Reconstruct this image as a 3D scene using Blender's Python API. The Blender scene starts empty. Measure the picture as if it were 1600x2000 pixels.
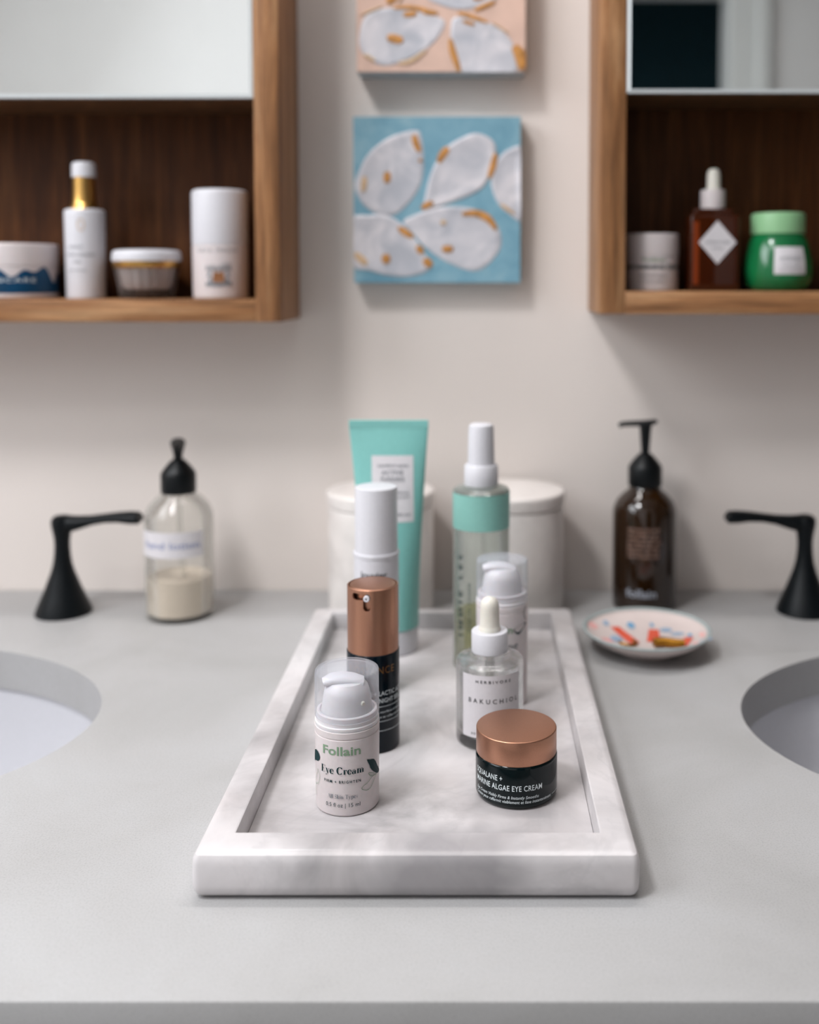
import bpy, bmesh, math, random
from mathutils import Vector, Matrix, noise
from mathutils.geometry import tessellate_polygon
C = bpy.context
S = C.scene
COL = S.collection
PI = math.pi
R = math.radians

# ---------------------------------------------------------------- camera
FPX, PX, HOR = 2000.0, 935.0, 552.0          # focal length in pixels, vanishing column, horizon row of the 1600x2000 frame
PITCH = R(3.0)
cam = bpy.data.cameras.new('camera')
cam.sensor_fit = 'HORIZONTAL'
cam.sensor_width = 24.0
cam.lens = 24.0 * FPX / 1600
cam.shift_x = (800 - PX) / 1600
cam.shift_y = (HOR + FPX * math.tan(PITCH) - 1000) / 1600
cam.clip_start = 0.02
cam.dof.use_dof = True
cam.dof.focus_distance = 0.535
cam.dof.aperture_fstop = 3.6
cam.dof.aperture_blades = 0
camo = bpy.data.objects.new('camera', cam)
COL.objects.link(camo)
camo.location = (0, 0, 0.29)
camo.rotation_euler = (PI / 2 - PITCH, 0, 0)
S.camera = camo

# ---------------------------------------------------------------- world, lamps, exposure
w = bpy.data.worlds.new('world')
S.world = w
w.use_nodes = True
w.node_tree.nodes['Background'].inputs[0].default_value = (0.8, 0.87, 1.0, 1)
w.node_tree.nodes['Background'].inputs[1].default_value = 0.3
S.view_settings.view_transform = 'Standard'
S.view_settings.look = 'None'
S.view_settings.exposure = 0.55
S.view_settings.gamma = 1.0
S.view_settings.use_curve_mapping = False


def area(name, loc, target, sx, sy, power, color, shape='RECTANGLE'):
    l = bpy.data.lights.new(name, 'AREA')
    l.shape = shape
    l.size = sx
    if shape in ('RECTANGLE', 'ELLIPSE'):
        l.size_y = sy
    l.energy = power
    l.color = color
    o = bpy.data.objects.new(name, l)
    COL.objects.link(o)
    o.location = loc
    d = Vector(target) - Vector(loc)
    o.rotation_euler = d.to_track_quat('-Z', 'Y').to_euler()
    return o


area('overhead_light', (-0.62, 0.02, 1.47), (-0.45, 0.45, 0), 0.30, 0.30, 10.0, (0.985, 0.985, 1.0), 'DISK')
area('left_fill', (-1.38, 0.10, 0.95), (0.0, 0.55, 0.1), 0.9, 1.0, 16.0, (0.92, 0.955, 1.0))  # added soft fill from the left, no window is built there
area('overhead_light', (-0.75, -0.55, 1.50), (-0.75, -0.7, 0), 0.30, 0.30, 2.4, (0.99, 0.99, 1.0), 'DISK')  # added fill that brightens the wall seen in the left mirror
area('vanity_lamp', (-0.05, 0.80, 1.32), (-0.05, 0.62, 0), 0.9, 0.10, 4.5, (1.0, 0.975, 0.96))


# ---------------------------------------------------------------- materials
def lin(c):
    return tuple((x / 12.92 if x <= 0.04045 else ((x + 0.055) / 1.055) ** 2.4) for x in c)


def rgb(r, g, b):
    return lin((r / 255, g / 255, b / 255)) + (1,)


class Mat:
    def __init__(s, name, base=(200, 200, 200), rough=0.5, metal=0.0, spec=0.5, **k):
        s.m = bpy.data.materials.new(name)
        s.m.use_nodes = True
        s.t = s.m.node_tree
        s.n = s.t.nodes
        s.b = s.n['Principled BSDF']
        s.out = s.n['Material Output']
        s.b.inputs['Base Color'].default_value = rgb(*base)
        s.b.inputs['Roughness'].default_value = rough
        s.b.inputs['Metallic'].default_value = metal
        s.b.inputs['Specular IOR Level'].default_value = spec
        for kk, v in k.items():
            s.b.inputs[kk.replace('_', ' ')].default_value = v

    def new(s, t, **k):
        n = s.n.new(t)
        for a, v in k.items():
            setattr(n, a, v)
        return n

    def link(s, a, b):
        s.t.links.new(a, b)

    def coords(s, scale=(1, 1, 1), loc=(0, 0, 0), kind='Object'):
        tc = s.new('ShaderNodeTexCoord')
        mp = s.new('ShaderNodeMapping')
        mp.inputs['Scale'].default_value = scale
        mp.inputs['Location'].default_value = loc
        s.link(tc.outputs[kind], mp.inputs[0])
        return mp.outputs[0]

    def noise(s, co, scale=5, detail=4, rough=0.55, dist=0.0):
        n = s.new('ShaderNodeTexNoise')
        n.inputs['Scale'].default_value = scale
        n.inputs['Detail'].default_value = detail
        n.inputs['Roughness'].default_value = rough
        n.inputs['Distortion'].default_value = dist
        s.link(co, n.inputs['Vector'])
        return n.outputs['Fac']

    def ramp(s, fac, stops, interp='LINEAR'):
        r = s.new('ShaderNodeValToRGB')
        r.color_ramp.interpolation = interp
        e = r.color_ramp.elements
        while len(e) < len(stops):
            e.new(0.5)
        for i, (p, c) in enumerate(stops):
            e[i].position = p
            e[i].color = rgb(*c) if len(c) == 3 else c
        s.link(fac, r.inputs[0])
        return r.outputs[0]

    def mix(s, fac, a, b, mode='MIX'):
        m = s.new('ShaderNodeMix', data_type='RGBA', blend_type=mode)
        for sock, v in ((m.inputs[0], fac), (m.inputs[6], a), (m.inputs[7], b)):
            if hasattr(v, 'links') or hasattr(v, 'is_linked'):
                s.link(v, sock)
            elif isinstance(v, (int, float)):
                sock.default_value = v
            else:
                sock.default_value = rgb(*v) if len(v) == 3 else v
        return m.outputs[2]

    def base(s, c):
        s.link(c, s.b.inputs['Base Color'])

    def bump(s, fac, strength=0.1, dist=0.001):
        b = s.new('ShaderNodeBump')
        b.inputs['Strength'].default_value = strength
        b.inputs['Distance'].default_value = dist
        s.link(fac, b.inputs['Height'])
        s.link(b.outputs[0], s.b.inputs['Normal'])


def simple(name, base, rough=0.5, metal=0.0, grain=0.03, scale=400, **k):
    """plain paint/plastic/metal with a very fine tonal variation and relief"""
    m = Mat(name, base, rough, metal, **k)
    co = m.coords()
    n = m.noise(co, scale, 3)
    lo = tuple(max(0, c * (1 - grain)) for c in base)
    hi = tuple(min(255, c * (1 + grain)) for c in base)
    m.base(m.ramp(n, [(0.3, lo), (0.7, hi)]))
    m.bump(n, 0.05, 0.0002)
    return m.m


def thin_clear(name, tint=(250, 251, 252), veil=0.06, rough=0.08, edge=0.5, veilcol=(235, 237, 242), rim=0.35, gloss=0.9):
    """thin-walled clear plastic or glass: straight-through transparency, a milky share that grows towards the
    silhouette, and a fresnel reflection on top"""
    m = Mat(name, veilcol, rough)
    n = m.n
    tr = n.new('ShaderNodeBsdfTransparent')
    tr.inputs[0].default_value = rgb(*tint)
    di = n.new('ShaderNodeBsdfDiffuse')
    di.inputs[0].default_value = rgb(*veilcol)
    tl = n.new('ShaderNodeBsdfTranslucent')
    tl.inputs[0].default_value = rgb(*veilcol)
    milk = n.new('ShaderNodeMixShader')
    milk.inputs[0].default_value = 0.5
    m.link(di.outputs[0], milk.inputs[1])
    m.link(tl.outputs[0], milk.inputs[2])
    lw = n.new('ShaderNodeLayerWeight')
    lw.inputs[0].default_value = edge
    pw = m.new('ShaderNodeMath', operation='POWER')
    m.link(lw.outputs['Facing'], pw.inputs[0])
    pw.inputs[1].default_value = 3.0
    mr = n.new('ShaderNodeMapRange')
    mr.inputs['To Min'].default_value = veil
    mr.inputs['To Max'].default_value = min(0.95, veil + rim)
    m.link(pw.outputs[0], mr.inputs['Value'])
    mx = n.new('ShaderNodeMixShader')
    m.link(mr.outputs[0], mx.inputs[0])
    m.link(tr.outputs[0], mx.inputs[1])
    m.link(milk.outputs[0], mx.inputs[2])
    gl = n.new('ShaderNodeBsdfGlossy')
    gl.inputs['Roughness'].default_value = rough
    fr = n.new('ShaderNodeFresnel')
    fr.inputs['IOR'].default_value = 1.42
    fm = m.new('ShaderNodeMath', operation='MULTIPLY')
    m.link(fr.outputs[0], fm.inputs[0])
    fm.inputs[1].default_value = gloss
    mx2 = n.new('ShaderNodeMixShader')
    m.link(fm.outputs[0], mx2.inputs[0])
    m.link(mx.outputs[0], mx2.inputs[1])
    m.link(gl.outputs[0], mx2.inputs[2])
    m.link(mx2.outputs[0], m.out.inputs[0])
    return m.m


def wood(name, axis, dark=(112, 70, 36), mid=(172, 120, 76), light=(212, 164, 118)):
    """oak with grain running along the given axis"""
    m = Mat(name, mid, 0.5, spec=0.15 if 'back' in name else 0.4)
    sc = [46, 46, 46]
    sc[axis] = 3.2
    co = m.coords(tuple(sc))
    a = m.noise(co, 1.6, 6, 0.65, 0.6)
    sc2 = [260, 260, 260]
    sc2[axis] = 9
    co2 = m.coords(tuple(sc2))
    f = m.noise(co2, 1.5, 4, 0.7)
    c1 = m.ramp(a, [(0.28, dark), (0.5, mid), (0.72, light)])
    c2 = m.ramp(f, [(0.3, (120, 120, 120)), (0.55, (215, 215, 215)), (0.8, (255, 255, 255))])
    m.base(m.mix(0.75, c1, c2, 'MULTIPLY'))
    m.bump(f, 0.25, 0.0004)
    return m.m


# marble of the tray: soft warm grey clouds, veins and one darker grey patch in the front rim
def marble(name, base=(206, 202, 202), patch=True, contrast=1.0, vein=0.55, seed=(0, 0, 0)):
    m = Mat(name, base, 0.32, spec=0.45)
    co = m.coords(loc=seed)
    big = m.noise(co, 13, 5, 0.55, 0.8)
    lo = tuple(c - 34 * contrast for c in base)
    hi = tuple(min(255, c + 15 * contrast) for c in base)
    c = m.ramp(big, [(0.30, lo), (0.50, base), (0.68, hi)])
    warm = m.noise(co, 22, 3, 0.5)
    c = m.mix(m.ramp(warm, [(0.45, (0, 0, 0)), (0.75, (110, 110, 110))]), c, (206, 190, 186))
    v = m.noise(co, 9, 6, 0.6, 1.6)
    vm = m.ramp(v, [(0.470, (0, 0, 0)), (0.498, (150, 150, 150)), (0.505, (160, 160, 160)), (0.54, (0, 0, 0))])
    vmm = m.new('ShaderNodeMath', operation='MULTIPLY')
    m.link(vm, vmm.inputs[0])
    vmm.inputs[1].default_value = vein
    c = m.mix(vmm.outputs[0], c, (158, 156, 158))
    if patch:
        co3 = m.coords((20, 17, 30), (-0.30, 3.11, -0.36))
        g = m.new('ShaderNodeTexGradient', gradient_type='SPHERICAL')
        d = m.new('ShaderNodeVectorMath', operation='ADD')
        nz = m.new('ShaderNodeTexNoise')
        nz.inputs['Scale'].default_value = 1.6
        m.link(co3, nz.inputs['Vector'])
        sub = m.new('ShaderNodeVectorMath', operation='SUBTRACT')
        m.link(nz.outputs['Color'], sub.inputs[0])
        sub.inputs[1].default_value = (0.5, 0.5, 0.5)
        m.link(co3, d.inputs[0])
        m.link(sub.outputs[0], d.inputs[1])
        m.link(d.outputs[0], g.inputs[0])
        pf = m.ramp(g.outputs['Fac'], [(0.02, (0, 0, 0)), (0.55, (215, 215, 215))])
        c = m.mix(pf, c, (126, 123, 126))
    m.base(c)
    fine = m.noise(co, 500, 2)
    m.bump(fine, 0.06, 0.0002)
    return m.m


def quartz():
    m = Mat('quartz', (196, 193, 190), 0.5, spec=0.4)
    co = m.coords()
    a = m.noise(co, 6, 6, 0.6, 0.5)
    c = m.ramp(a, [(0.3, (162, 161, 160)), (0.5, (171, 170, 170)), (0.7, (176, 176, 177))])
    sp = m.noise(co, 1000, 2, 0.6)
    c2 = m.ramp(sp, [(0.25, (222, 221, 220)), (0.5, (249, 249, 249)), (0.75, (255, 255, 255))])
    c = m.mix(0.75, c, c2, 'MULTIPLY')
    v = m.noise(co, 3.2, 7, 0.65, 1.2)
    vm = m.ramp(v, [(0.488, (0, 0, 0)), (0.5, (60, 60, 60)), (0.512, (0, 0, 0))])
    c = m.mix(vm, c, (170, 166, 160))
    m.base(c)
    m.bump(sp, 0.02, 0.0001)
    return m.m


def wallpaint(name, base):
    m = Mat(name, base, 0.6, spec=0.3)
    co = m.coords()
    a = m.noise(co, 3, 3)
    m.base(m.ramp(a, [(0.3, tuple(c - 3 for c in base)), (0.7, tuple(min(255, c + 3) for c in base))]))
    m.bump(m.noise(co, 220, 4), 0.12, 0.0006)
    return m.m


M = {}
M['wall'] = wallpaint('wall_paint', (222, 213, 207))
M['wall2'] = wallpaint('room_paint', (236, 236, 236))
M['wall_dim'] = wallpaint('low_bounce_paint', (84, 80, 76))  # unseen right wall, darkened to cut light bounced from that side
M['ceiling'] = wallpaint('ceiling_paint', (206, 205, 204))
M['floor'] = simple('floor_tile', (186, 184, 182), 0.4)
M['trim'] = simple('trim_paint', (230, 233, 232), 0.35)
M['darkroom'] = simple('unlit_room', (60, 96, 110), 0.9)
M['quartz'] = quartz()
M['marble'] = marble('tray_marble', (194, 190, 191), contrast=1.15)
M['marble_can'] = marble('canister_marble', (216, 210, 206), False, 0.55, 0.25, (3, 1, 2))
M['ceramic'] = simple('white_ceramic', (196, 196, 201), 0.12, grain=0.01)
M['wood_v'] = wood('oak_vertical', 2)
M['wood_h'] = wood('oak_horizontal', 0)
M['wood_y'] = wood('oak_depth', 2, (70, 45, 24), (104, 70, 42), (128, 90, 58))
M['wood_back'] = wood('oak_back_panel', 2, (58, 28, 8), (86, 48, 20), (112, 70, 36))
M['plastic'] = simple('white_plastic', (208, 199, 199), 0.36, grain=0.01, Subsurface_Weight=0.08, Subsurface_Scale=0.004)
M['plastic_cool'] = simple('cool_white_plastic', (206, 205, 210), 0.38, grain=0.01)
M['plastic_pp'] = simple('milky_plastic', (214, 210, 213), 0.4, grain=0.01, Subsurface_Weight=0.2, Subsurface_Scale=0.004)
M['rubber'] = simple('cream_rubber', (214, 210, 200), 0.5, grain=0.01, Subsurface_Weight=0.1, Subsurface_Scale=0.003)
M['cap_clear'] = thin_clear('frosted_cap', (252, 253, 254), 0.10, 0.18, 0.5, (236, 238, 246), 0.28, 0.4)
M['copper'] = simple('satin_copper', (180, 132, 108), 0.36, 0.92, 0.02, 1800)
M['copper_dark'] = simple('shaded_copper', (160, 100, 66), 0.45, 0.9, 0.02)
M['dark_glass'] = simple('deep_green_glass', (2, 16, 18), 0.08, 0, 0.02, 60, spec=0.28)
M['navy'] = simple('navy_plastic', (2, 16, 25), 0.18, 0, 0.02, 60, spec=0.25)
M['black'] = simple('matte_black_metal', (3, 8, 12), 0.42, 0.0, 0.05, 200, spec=0.22)
M['black_plastic'] = simple('black_plastic', (3, 7, 10), 0.4, 0, 0.05, 200, spec=0.25)
M['gold'] = simple('gold_metal', (198, 156, 90), 0.34, 1.0, 0.02)
M['gold_dark'] = simple('worn_gold', (150, 104, 34), 0.35, 0.9, 0.06, 900)
M['paper'] = simple('paper_label', (210, 206, 209), 0.55, grain=0.01)
M['ink_white'] = simple('white_ink', (214, 222, 224), 0.5)
M['ink_grey_light'] = simple('pale_grey_ink', (150, 154, 164), 0.5)
M['ink_black'] = simple('black_ink', (34, 38, 44), 0.5)
M['ink_grey'] = simple('grey_ink', (118, 122, 128), 0.5)
M['ink_sage'] = simple('sage_green_ink', (120, 148, 120), 0.5)
M['ink_pine'] = simple('pine_green_ink', (3, 46, 50), 0.5, spec=0.2)
M['ink_copper'] = simple('copper_ink', (130, 92, 50), 0.35, 0.8)
M['ink_blue'] = simple('blue_ink', (120, 134, 178), 0.5)
M['ink_brown'] = simple('brown_ink', (140, 92, 56), 0.5)
M['ink_rose'] = simple('rose_white_ink', (152, 120, 106), 0.5)
M['teal'] = simple('teal_tube', (124, 186, 180), 0.32, grain=0.015)
M['mint'] = simple('mint_label', (130, 184, 174), 0.4, grain=0.015)
M['green_glass'] = simple('green_jar_glass', (20, 104, 58), 0.15, grain=0.08, scale=40)
M['mint_lid'] = simple('pale_green_lid', (142, 190, 142), 0.4, grain=0.01)
M['blue'] = simple('ocean_blue_label', (0, 58, 92), 0.45, grain=0.15, scale=30, spec=0.3)
M['peach'] = simple('peach_paint', (208, 176, 160), 0.6, grain=0.03, scale=60)
M['canvas_side'] = simple('grey_canvas_edge', (176, 182, 186), 0.8, grain=0.05, scale=300)
M['ochre'] = simple('ochre_paint', (180, 126, 64), 0.5, grain=0.14, scale=200)
M['ochre_pale'] = simple('thin_ochre_paint', (196, 166, 132), 0.5, grain=0.08, scale=200)
M['red_paint'] = simple('coral_glaze', (214, 92, 70), 0.25, grain=0.08, scale=300)
M['pink_paint'] = simple('pink_glaze', (232, 176, 172), 0.25, grain=0.08, scale=300)
M['blue_paint'] = simple('pale_blue_glaze', (150, 170, 192), 0.25, grain=0.08, scale=300)
M['sky_paint'] = simple('sky_blue_glaze', (110, 160, 196), 0.25, grain=0.08, scale=300)
M['plate'] = simple('cream_glazed_china', (212, 198, 194), 0.18, grain=0.015, scale=60)
M['plate_rim'] = simple('grey_blue_glaze', (160, 170, 170), 0.2, grain=0.02)
M['cream'] = simple('cream_lotion', (228, 214, 198), 0.5, grain=0.01)
M['olive'] = simple('olive_toner', (190, 190, 70), 0.2, grain=0.05, scale=60)
M['bevel'] = simple('polished_glass_edge', (226, 232, 234), 0.12, grain=0.01)


def teal_canvas():
    m = Mat('blue_canvas_paint', (126, 176, 192), 0.6)
    co = m.coords((1, 1, 1))
    a = m.noise(co, 26, 5, 0.6, 0.7)
    m.base(m.ramp(a, [(0.3, (96, 144, 164)), (0.5, (116, 160, 178)), (0.7, (140, 176, 188))]))
    m.bump(m.noise(co, 900, 3), 0.3, 0.0005)
    return m.m


def shell_paint():
    m = Mat('shell_white_paint', (208, 208, 212), 0.5)
    co = m.coords((1, 1, 1))
    a = m.noise(co, 38, 2, 0.5, 0.9)
    m.base(m.ramp(a, [(0.30, (172, 174, 182)), (0.5, (192, 191, 197)), (0.68, (212, 208, 212))]))
    m.bump(a, 0.25, 0.0012)
    return m.m


M['canvas_blue'] = teal_canvas()
M['shell'] = shell_paint()

mm = Mat('mirror_silver', (232, 236, 236), 0.0, 1.0)
M['mirror'] = mm.m


def clear_solid(name, ior, through):
    """solid clear glass or liquid; a share passes straight through so that light reaches what stands behind it"""
    g = Mat(name, (250, 253, 252), 0.0, Transmission_Weight=1.0, IOR=ior)
    tr = g.new('ShaderNodeBsdfTransparent')
    mx = g.new('ShaderNodeMixShader')
    mx.inputs[0].default_value = through
    g.link(g.b.outputs[0], mx.inputs[1])
    g.link(tr.outputs[0], mx.inputs[2])
    g.link(mx.outputs[0], g.out.inputs[0])
    return g.m


M['glass'] = clear_solid('clear_glass', 1.45, 0.45)
M['liquid'] = clear_solid('liquid', 1.34, 0.6)
M['bottle_clear'] = thin_clear('clear_bottle_wall', (253, 253, 252), 0.045, 0.03, 0.5, (225, 224, 220), 0.3, 0.45)
M['bottle_hazy'] = thin_clear('hazy_bottle_wall', (248, 250, 248), 0.20, 0.08, 0.5, (214, 216, 212), 0.3, 0.4)
M['glass_jar'] = thin_clear('fluted_glass', (244, 242, 240), 0.05, 0.04, 0.5, (220, 214, 210), 0.4)
g = Mat('amber_glass', (96, 46, 10), 0.03, Transmission_Weight=0.35, IOR=1.45, Coat_Weight=0.3)
g.b.inputs['Base Color'].default_value = (0.024, 0.009, 0.002, 1)
M['amber'] = g.m
g = Mat('amber_oil', (150, 60, 20), 0.03, Transmission_Weight=0.3, IOR=1.45)
g.b.inputs['Base Color'].default_value = (0.060, 0.012, 0.003, 1)
M['amber_oil'] = g.m
g = Mat('orange_edge_highlight', (124, 48, 8), 0.2)  # painted highlight along the left edge of the amber oil bottle
M['amber_highlight'] = g.m


# ---------------------------------------------------------------- geometry helpers
def finish(me, smooth=35):
    if smooth:
        for p in me.polygons:
            p.use_smooth = True
        me.set_sharp_from_angle(angle=R(smooth))


def obj(name, bm, m, parent=None, loc=(0, 0, 0), rot=(0, 0, 0), smooth=35, label=None):
    me = bpy.data.meshes.new(name)
    bm.to_mesh(me)
    bm.free()
    finish(me, smooth)
    for x in (m if isinstance(m, (list, tuple)) else [m]):
        me.materials.append(x)
    o = bpy.data.objects.new(name, me)
    COL.objects.link(o)
    o.location = loc
    o.rotation_euler = rot
    if parent:
        o.parent = parent
    if label:
        o['label'] = label
    return o


FACING = {'pump_bottle', 'cream_jar', 'serum_pump_bottle', 'dropper_bottle', 'capped_pump_bottle', 'spray_bottle', 'soap_bottle',
          'lotion_tub', 'gold_neck_bottle', 'deodorant_stick', 'cream_tub', 'green_jar'}      # labels turned towards the viewer


def thing(name, label, cat, loc=(0, 0, 0), rotz=0, group=None):
    if name in FACING:
        rotz = math.atan2(-loc[0], loc[1])
    o = bpy.data.objects.new(name, None)
    COL.objects.link(o)
    o.empty_display_size = 0.02
    o.location = loc
    o.rotation_euler = (0, 0, rotz)
    o['label'] = label
    o['category'] = cat
    if group:
        o['group'] = group
    return o


def tag(o, label, cat, group=None):
    o['label'] = label
    o['category'] = cat
    if group:
        o['group'] = group
    return o


def lathe(prof, seg=72, bm=None, closed=False):
    """surface of revolution of [(r, z)]; ends at r=0 close to a point"""
    bm = bm or bmesh.new()
    rings = []
    for r, z in prof:
        if r < 1e-6:
            rings.append([bm.verts.new((0, 0, z))])
        else:
            rings.append([bm.verts.new((r * math.sin(2 * PI * i / seg), -r * math.cos(2 * PI * i / seg), z)) for i in range(seg)])
    pairs = list(zip(rings, rings[1:]))
    if closed:
        pairs.append((rings[-1], rings[0]))
    for a, b in pairs:
        for i in range(seg):
            j = (i + 1) % seg
            if len(a) == 1 and len(b) == 1:
                continue
            if len(a) == 1:
                bm.faces.new((a[0], b[j], b[i]))
            elif len(b) == 1:
                bm.faces.new((a[i], a[j], b[0]))
            else:
                bm.faces.new((a[i], a[j], b[j], b[i]))
    bmesh.ops.recalc_face_normals(bm, faces=bm.faces)
    return bm


def rc(r, z, c, part, n=4):
    """rounded corner of a profile; part: 'bo' bottom-outer, 'to' top-outer (outward), 'ti' top-inner"""
    out = []
    for i in range(n + 1):
        a = (PI / 2) * i / n
        if part == 'bo':
            out.append((r - c + c * math.sin(a), z + c - c * math.cos(a)))
        elif part == 'to':
            out.append((r - c + c * math.cos(a), z - c + c * math.sin(a)))
    return out


def can(r, z0, z1, cb=0.001, ct=0.001):
    return [(0, z0)] + rc(r, z0, cb, 'bo') + rc(r, z1, ct, 'to') + [(0, z1)]


def box(x0, x1, y0, y1, z0, z1, bev=0.0, seg=2, bm=None):
    own = bm is None
    b = bmesh.new()
    bmesh.ops.create_cube(b, size=1)
    for v in b.verts:
        v.co = Vector(((x0 + x1) / 2 + v.co.x * (x1 - x0), (y0 + y1) / 2 + v.co.y * (y1 - y0), (z0 + z1) / 2 + v.co.z * (z1 - z0)))
    if bev:
        bmesh.ops.bevel(b, geom=list(b.edges), offset=bev, segments=seg, affect='EDGES', profile=0.5)
    if own:
        return b
    me = bpy.data.meshes.new('t')
    b.to_mesh(me)
    b.free()
    bm.from_mesh(me)
    bpy.data.meshes.remove(me)
    return bm


def tube(path, radii, seg=16, bm=None, flat=None):
    """swept tube; flat = list of (wx, wz) half sizes for an elliptical section"""
    bm = bm or bmesh.new()
    P = [Vector(p) for p in path]
    rings = []
    for i, p in enumerate(P):
        t = (P[min(i + 1, len(P) - 1)] - P[max(i - 1, 0)]).normalized()
        up = Vector((0, 1, 0)) if abs(t.y) < 0.9 else Vector((1, 0, 0))
        s = t.cross(up).normalized()
        u = s.cross(t).normalized()
        ra, rb = flat[i] if flat else (radii[i], radii[i])
        rings.append([bm.verts.new(p + u * (ra * math.cos(2 * PI * k / seg)) + s * (rb * math.sin(2 * PI * k / seg))) for k in range(seg)])
    for a, b in zip(rings, rings[1:]):
        for k in range(seg):
            bm.faces.new((a[k], a[(k + 1) % seg], b[(k + 1) % seg], b[k]))
    bm.faces.new(rings[0])
    bm.faces.new(rings[-1])
    bmesh.ops.recalc_face_normals(bm, faces=bm.faces)
    return bm


def boolean(o, cutters, op='DIFFERENCE'):
    for c in cutters:
        md = o.modifiers.new('b', 'BOOLEAN')
        md.object = c
        md.operation = op
        md.solver = 'EXACT'
    C.view_layer.update()
    dg = C.evaluated_depsgraph_get()
    me = bpy.data.meshes.new_from_object(o.evaluated_get(dg))
    old = o.data
    o.modifiers.clear()
    o.data = me
    me.name = o.name
    bpy.data.meshes.remove(old)
    for c in cutters:
        m_ = c.data
        bpy.data.objects.remove(c)
        bpy.data.meshes.remove(m_)
    finish(o.data, 35)
    return o


# ---- print that lies on a surface: 2-D (u, v) shapes mapped by a function
def smoothpoly(pts, n=4):
    """closed Catmull-Rom through points"""
    out = []
    N = len(pts)
    for i in range(N):
        p0, p1, p2, p3 = [Vector(pts[(i + k - 1) % N]) for k in range(4)]
        for j in range(n):
            t = j / n
            out.append(tuple(0.5 * ((2 * p1) + (-p0 + p2) * t + (2 * p0 - 5 * p1 + 4 * p2 - p3) * t * t + (-p0 + 3 * p1 - 3 * p2 + p3) * t ** 3)))
    return out


def smoothline(pts, n=5):
    P = [pts[0]] + list(pts) + [pts[-1]]
    out = []
    for i in range(len(pts) - 1):
        p0, p1, p2, p3 = [Vector(P[i + k]) for k in range(4)]
        for j in range(n):
            t = j / n
            out.append(tuple(0.5 * ((2 * p1) + (-p0 + p2) * t + (2 * p0 - 5 * p1 + 4 * p2 - p3) * t * t + (-p0 + 3 * p1 - 3 * p2 + p3) * t ** 3)))
    out.append(tuple(pts[-1]))
    return out


def ell(cx, cy, rx, ry, n=16, ang=0):
    return [(cx + rx * math.cos(a) * math.cos(ang) - ry * math.sin(a) * math.sin(ang), cy + rx * math.cos(a) * math.sin(ang) + ry * math.sin(a) * math.cos(ang)) for a in [2 * PI * i / n for i in range(n)]]


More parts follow.
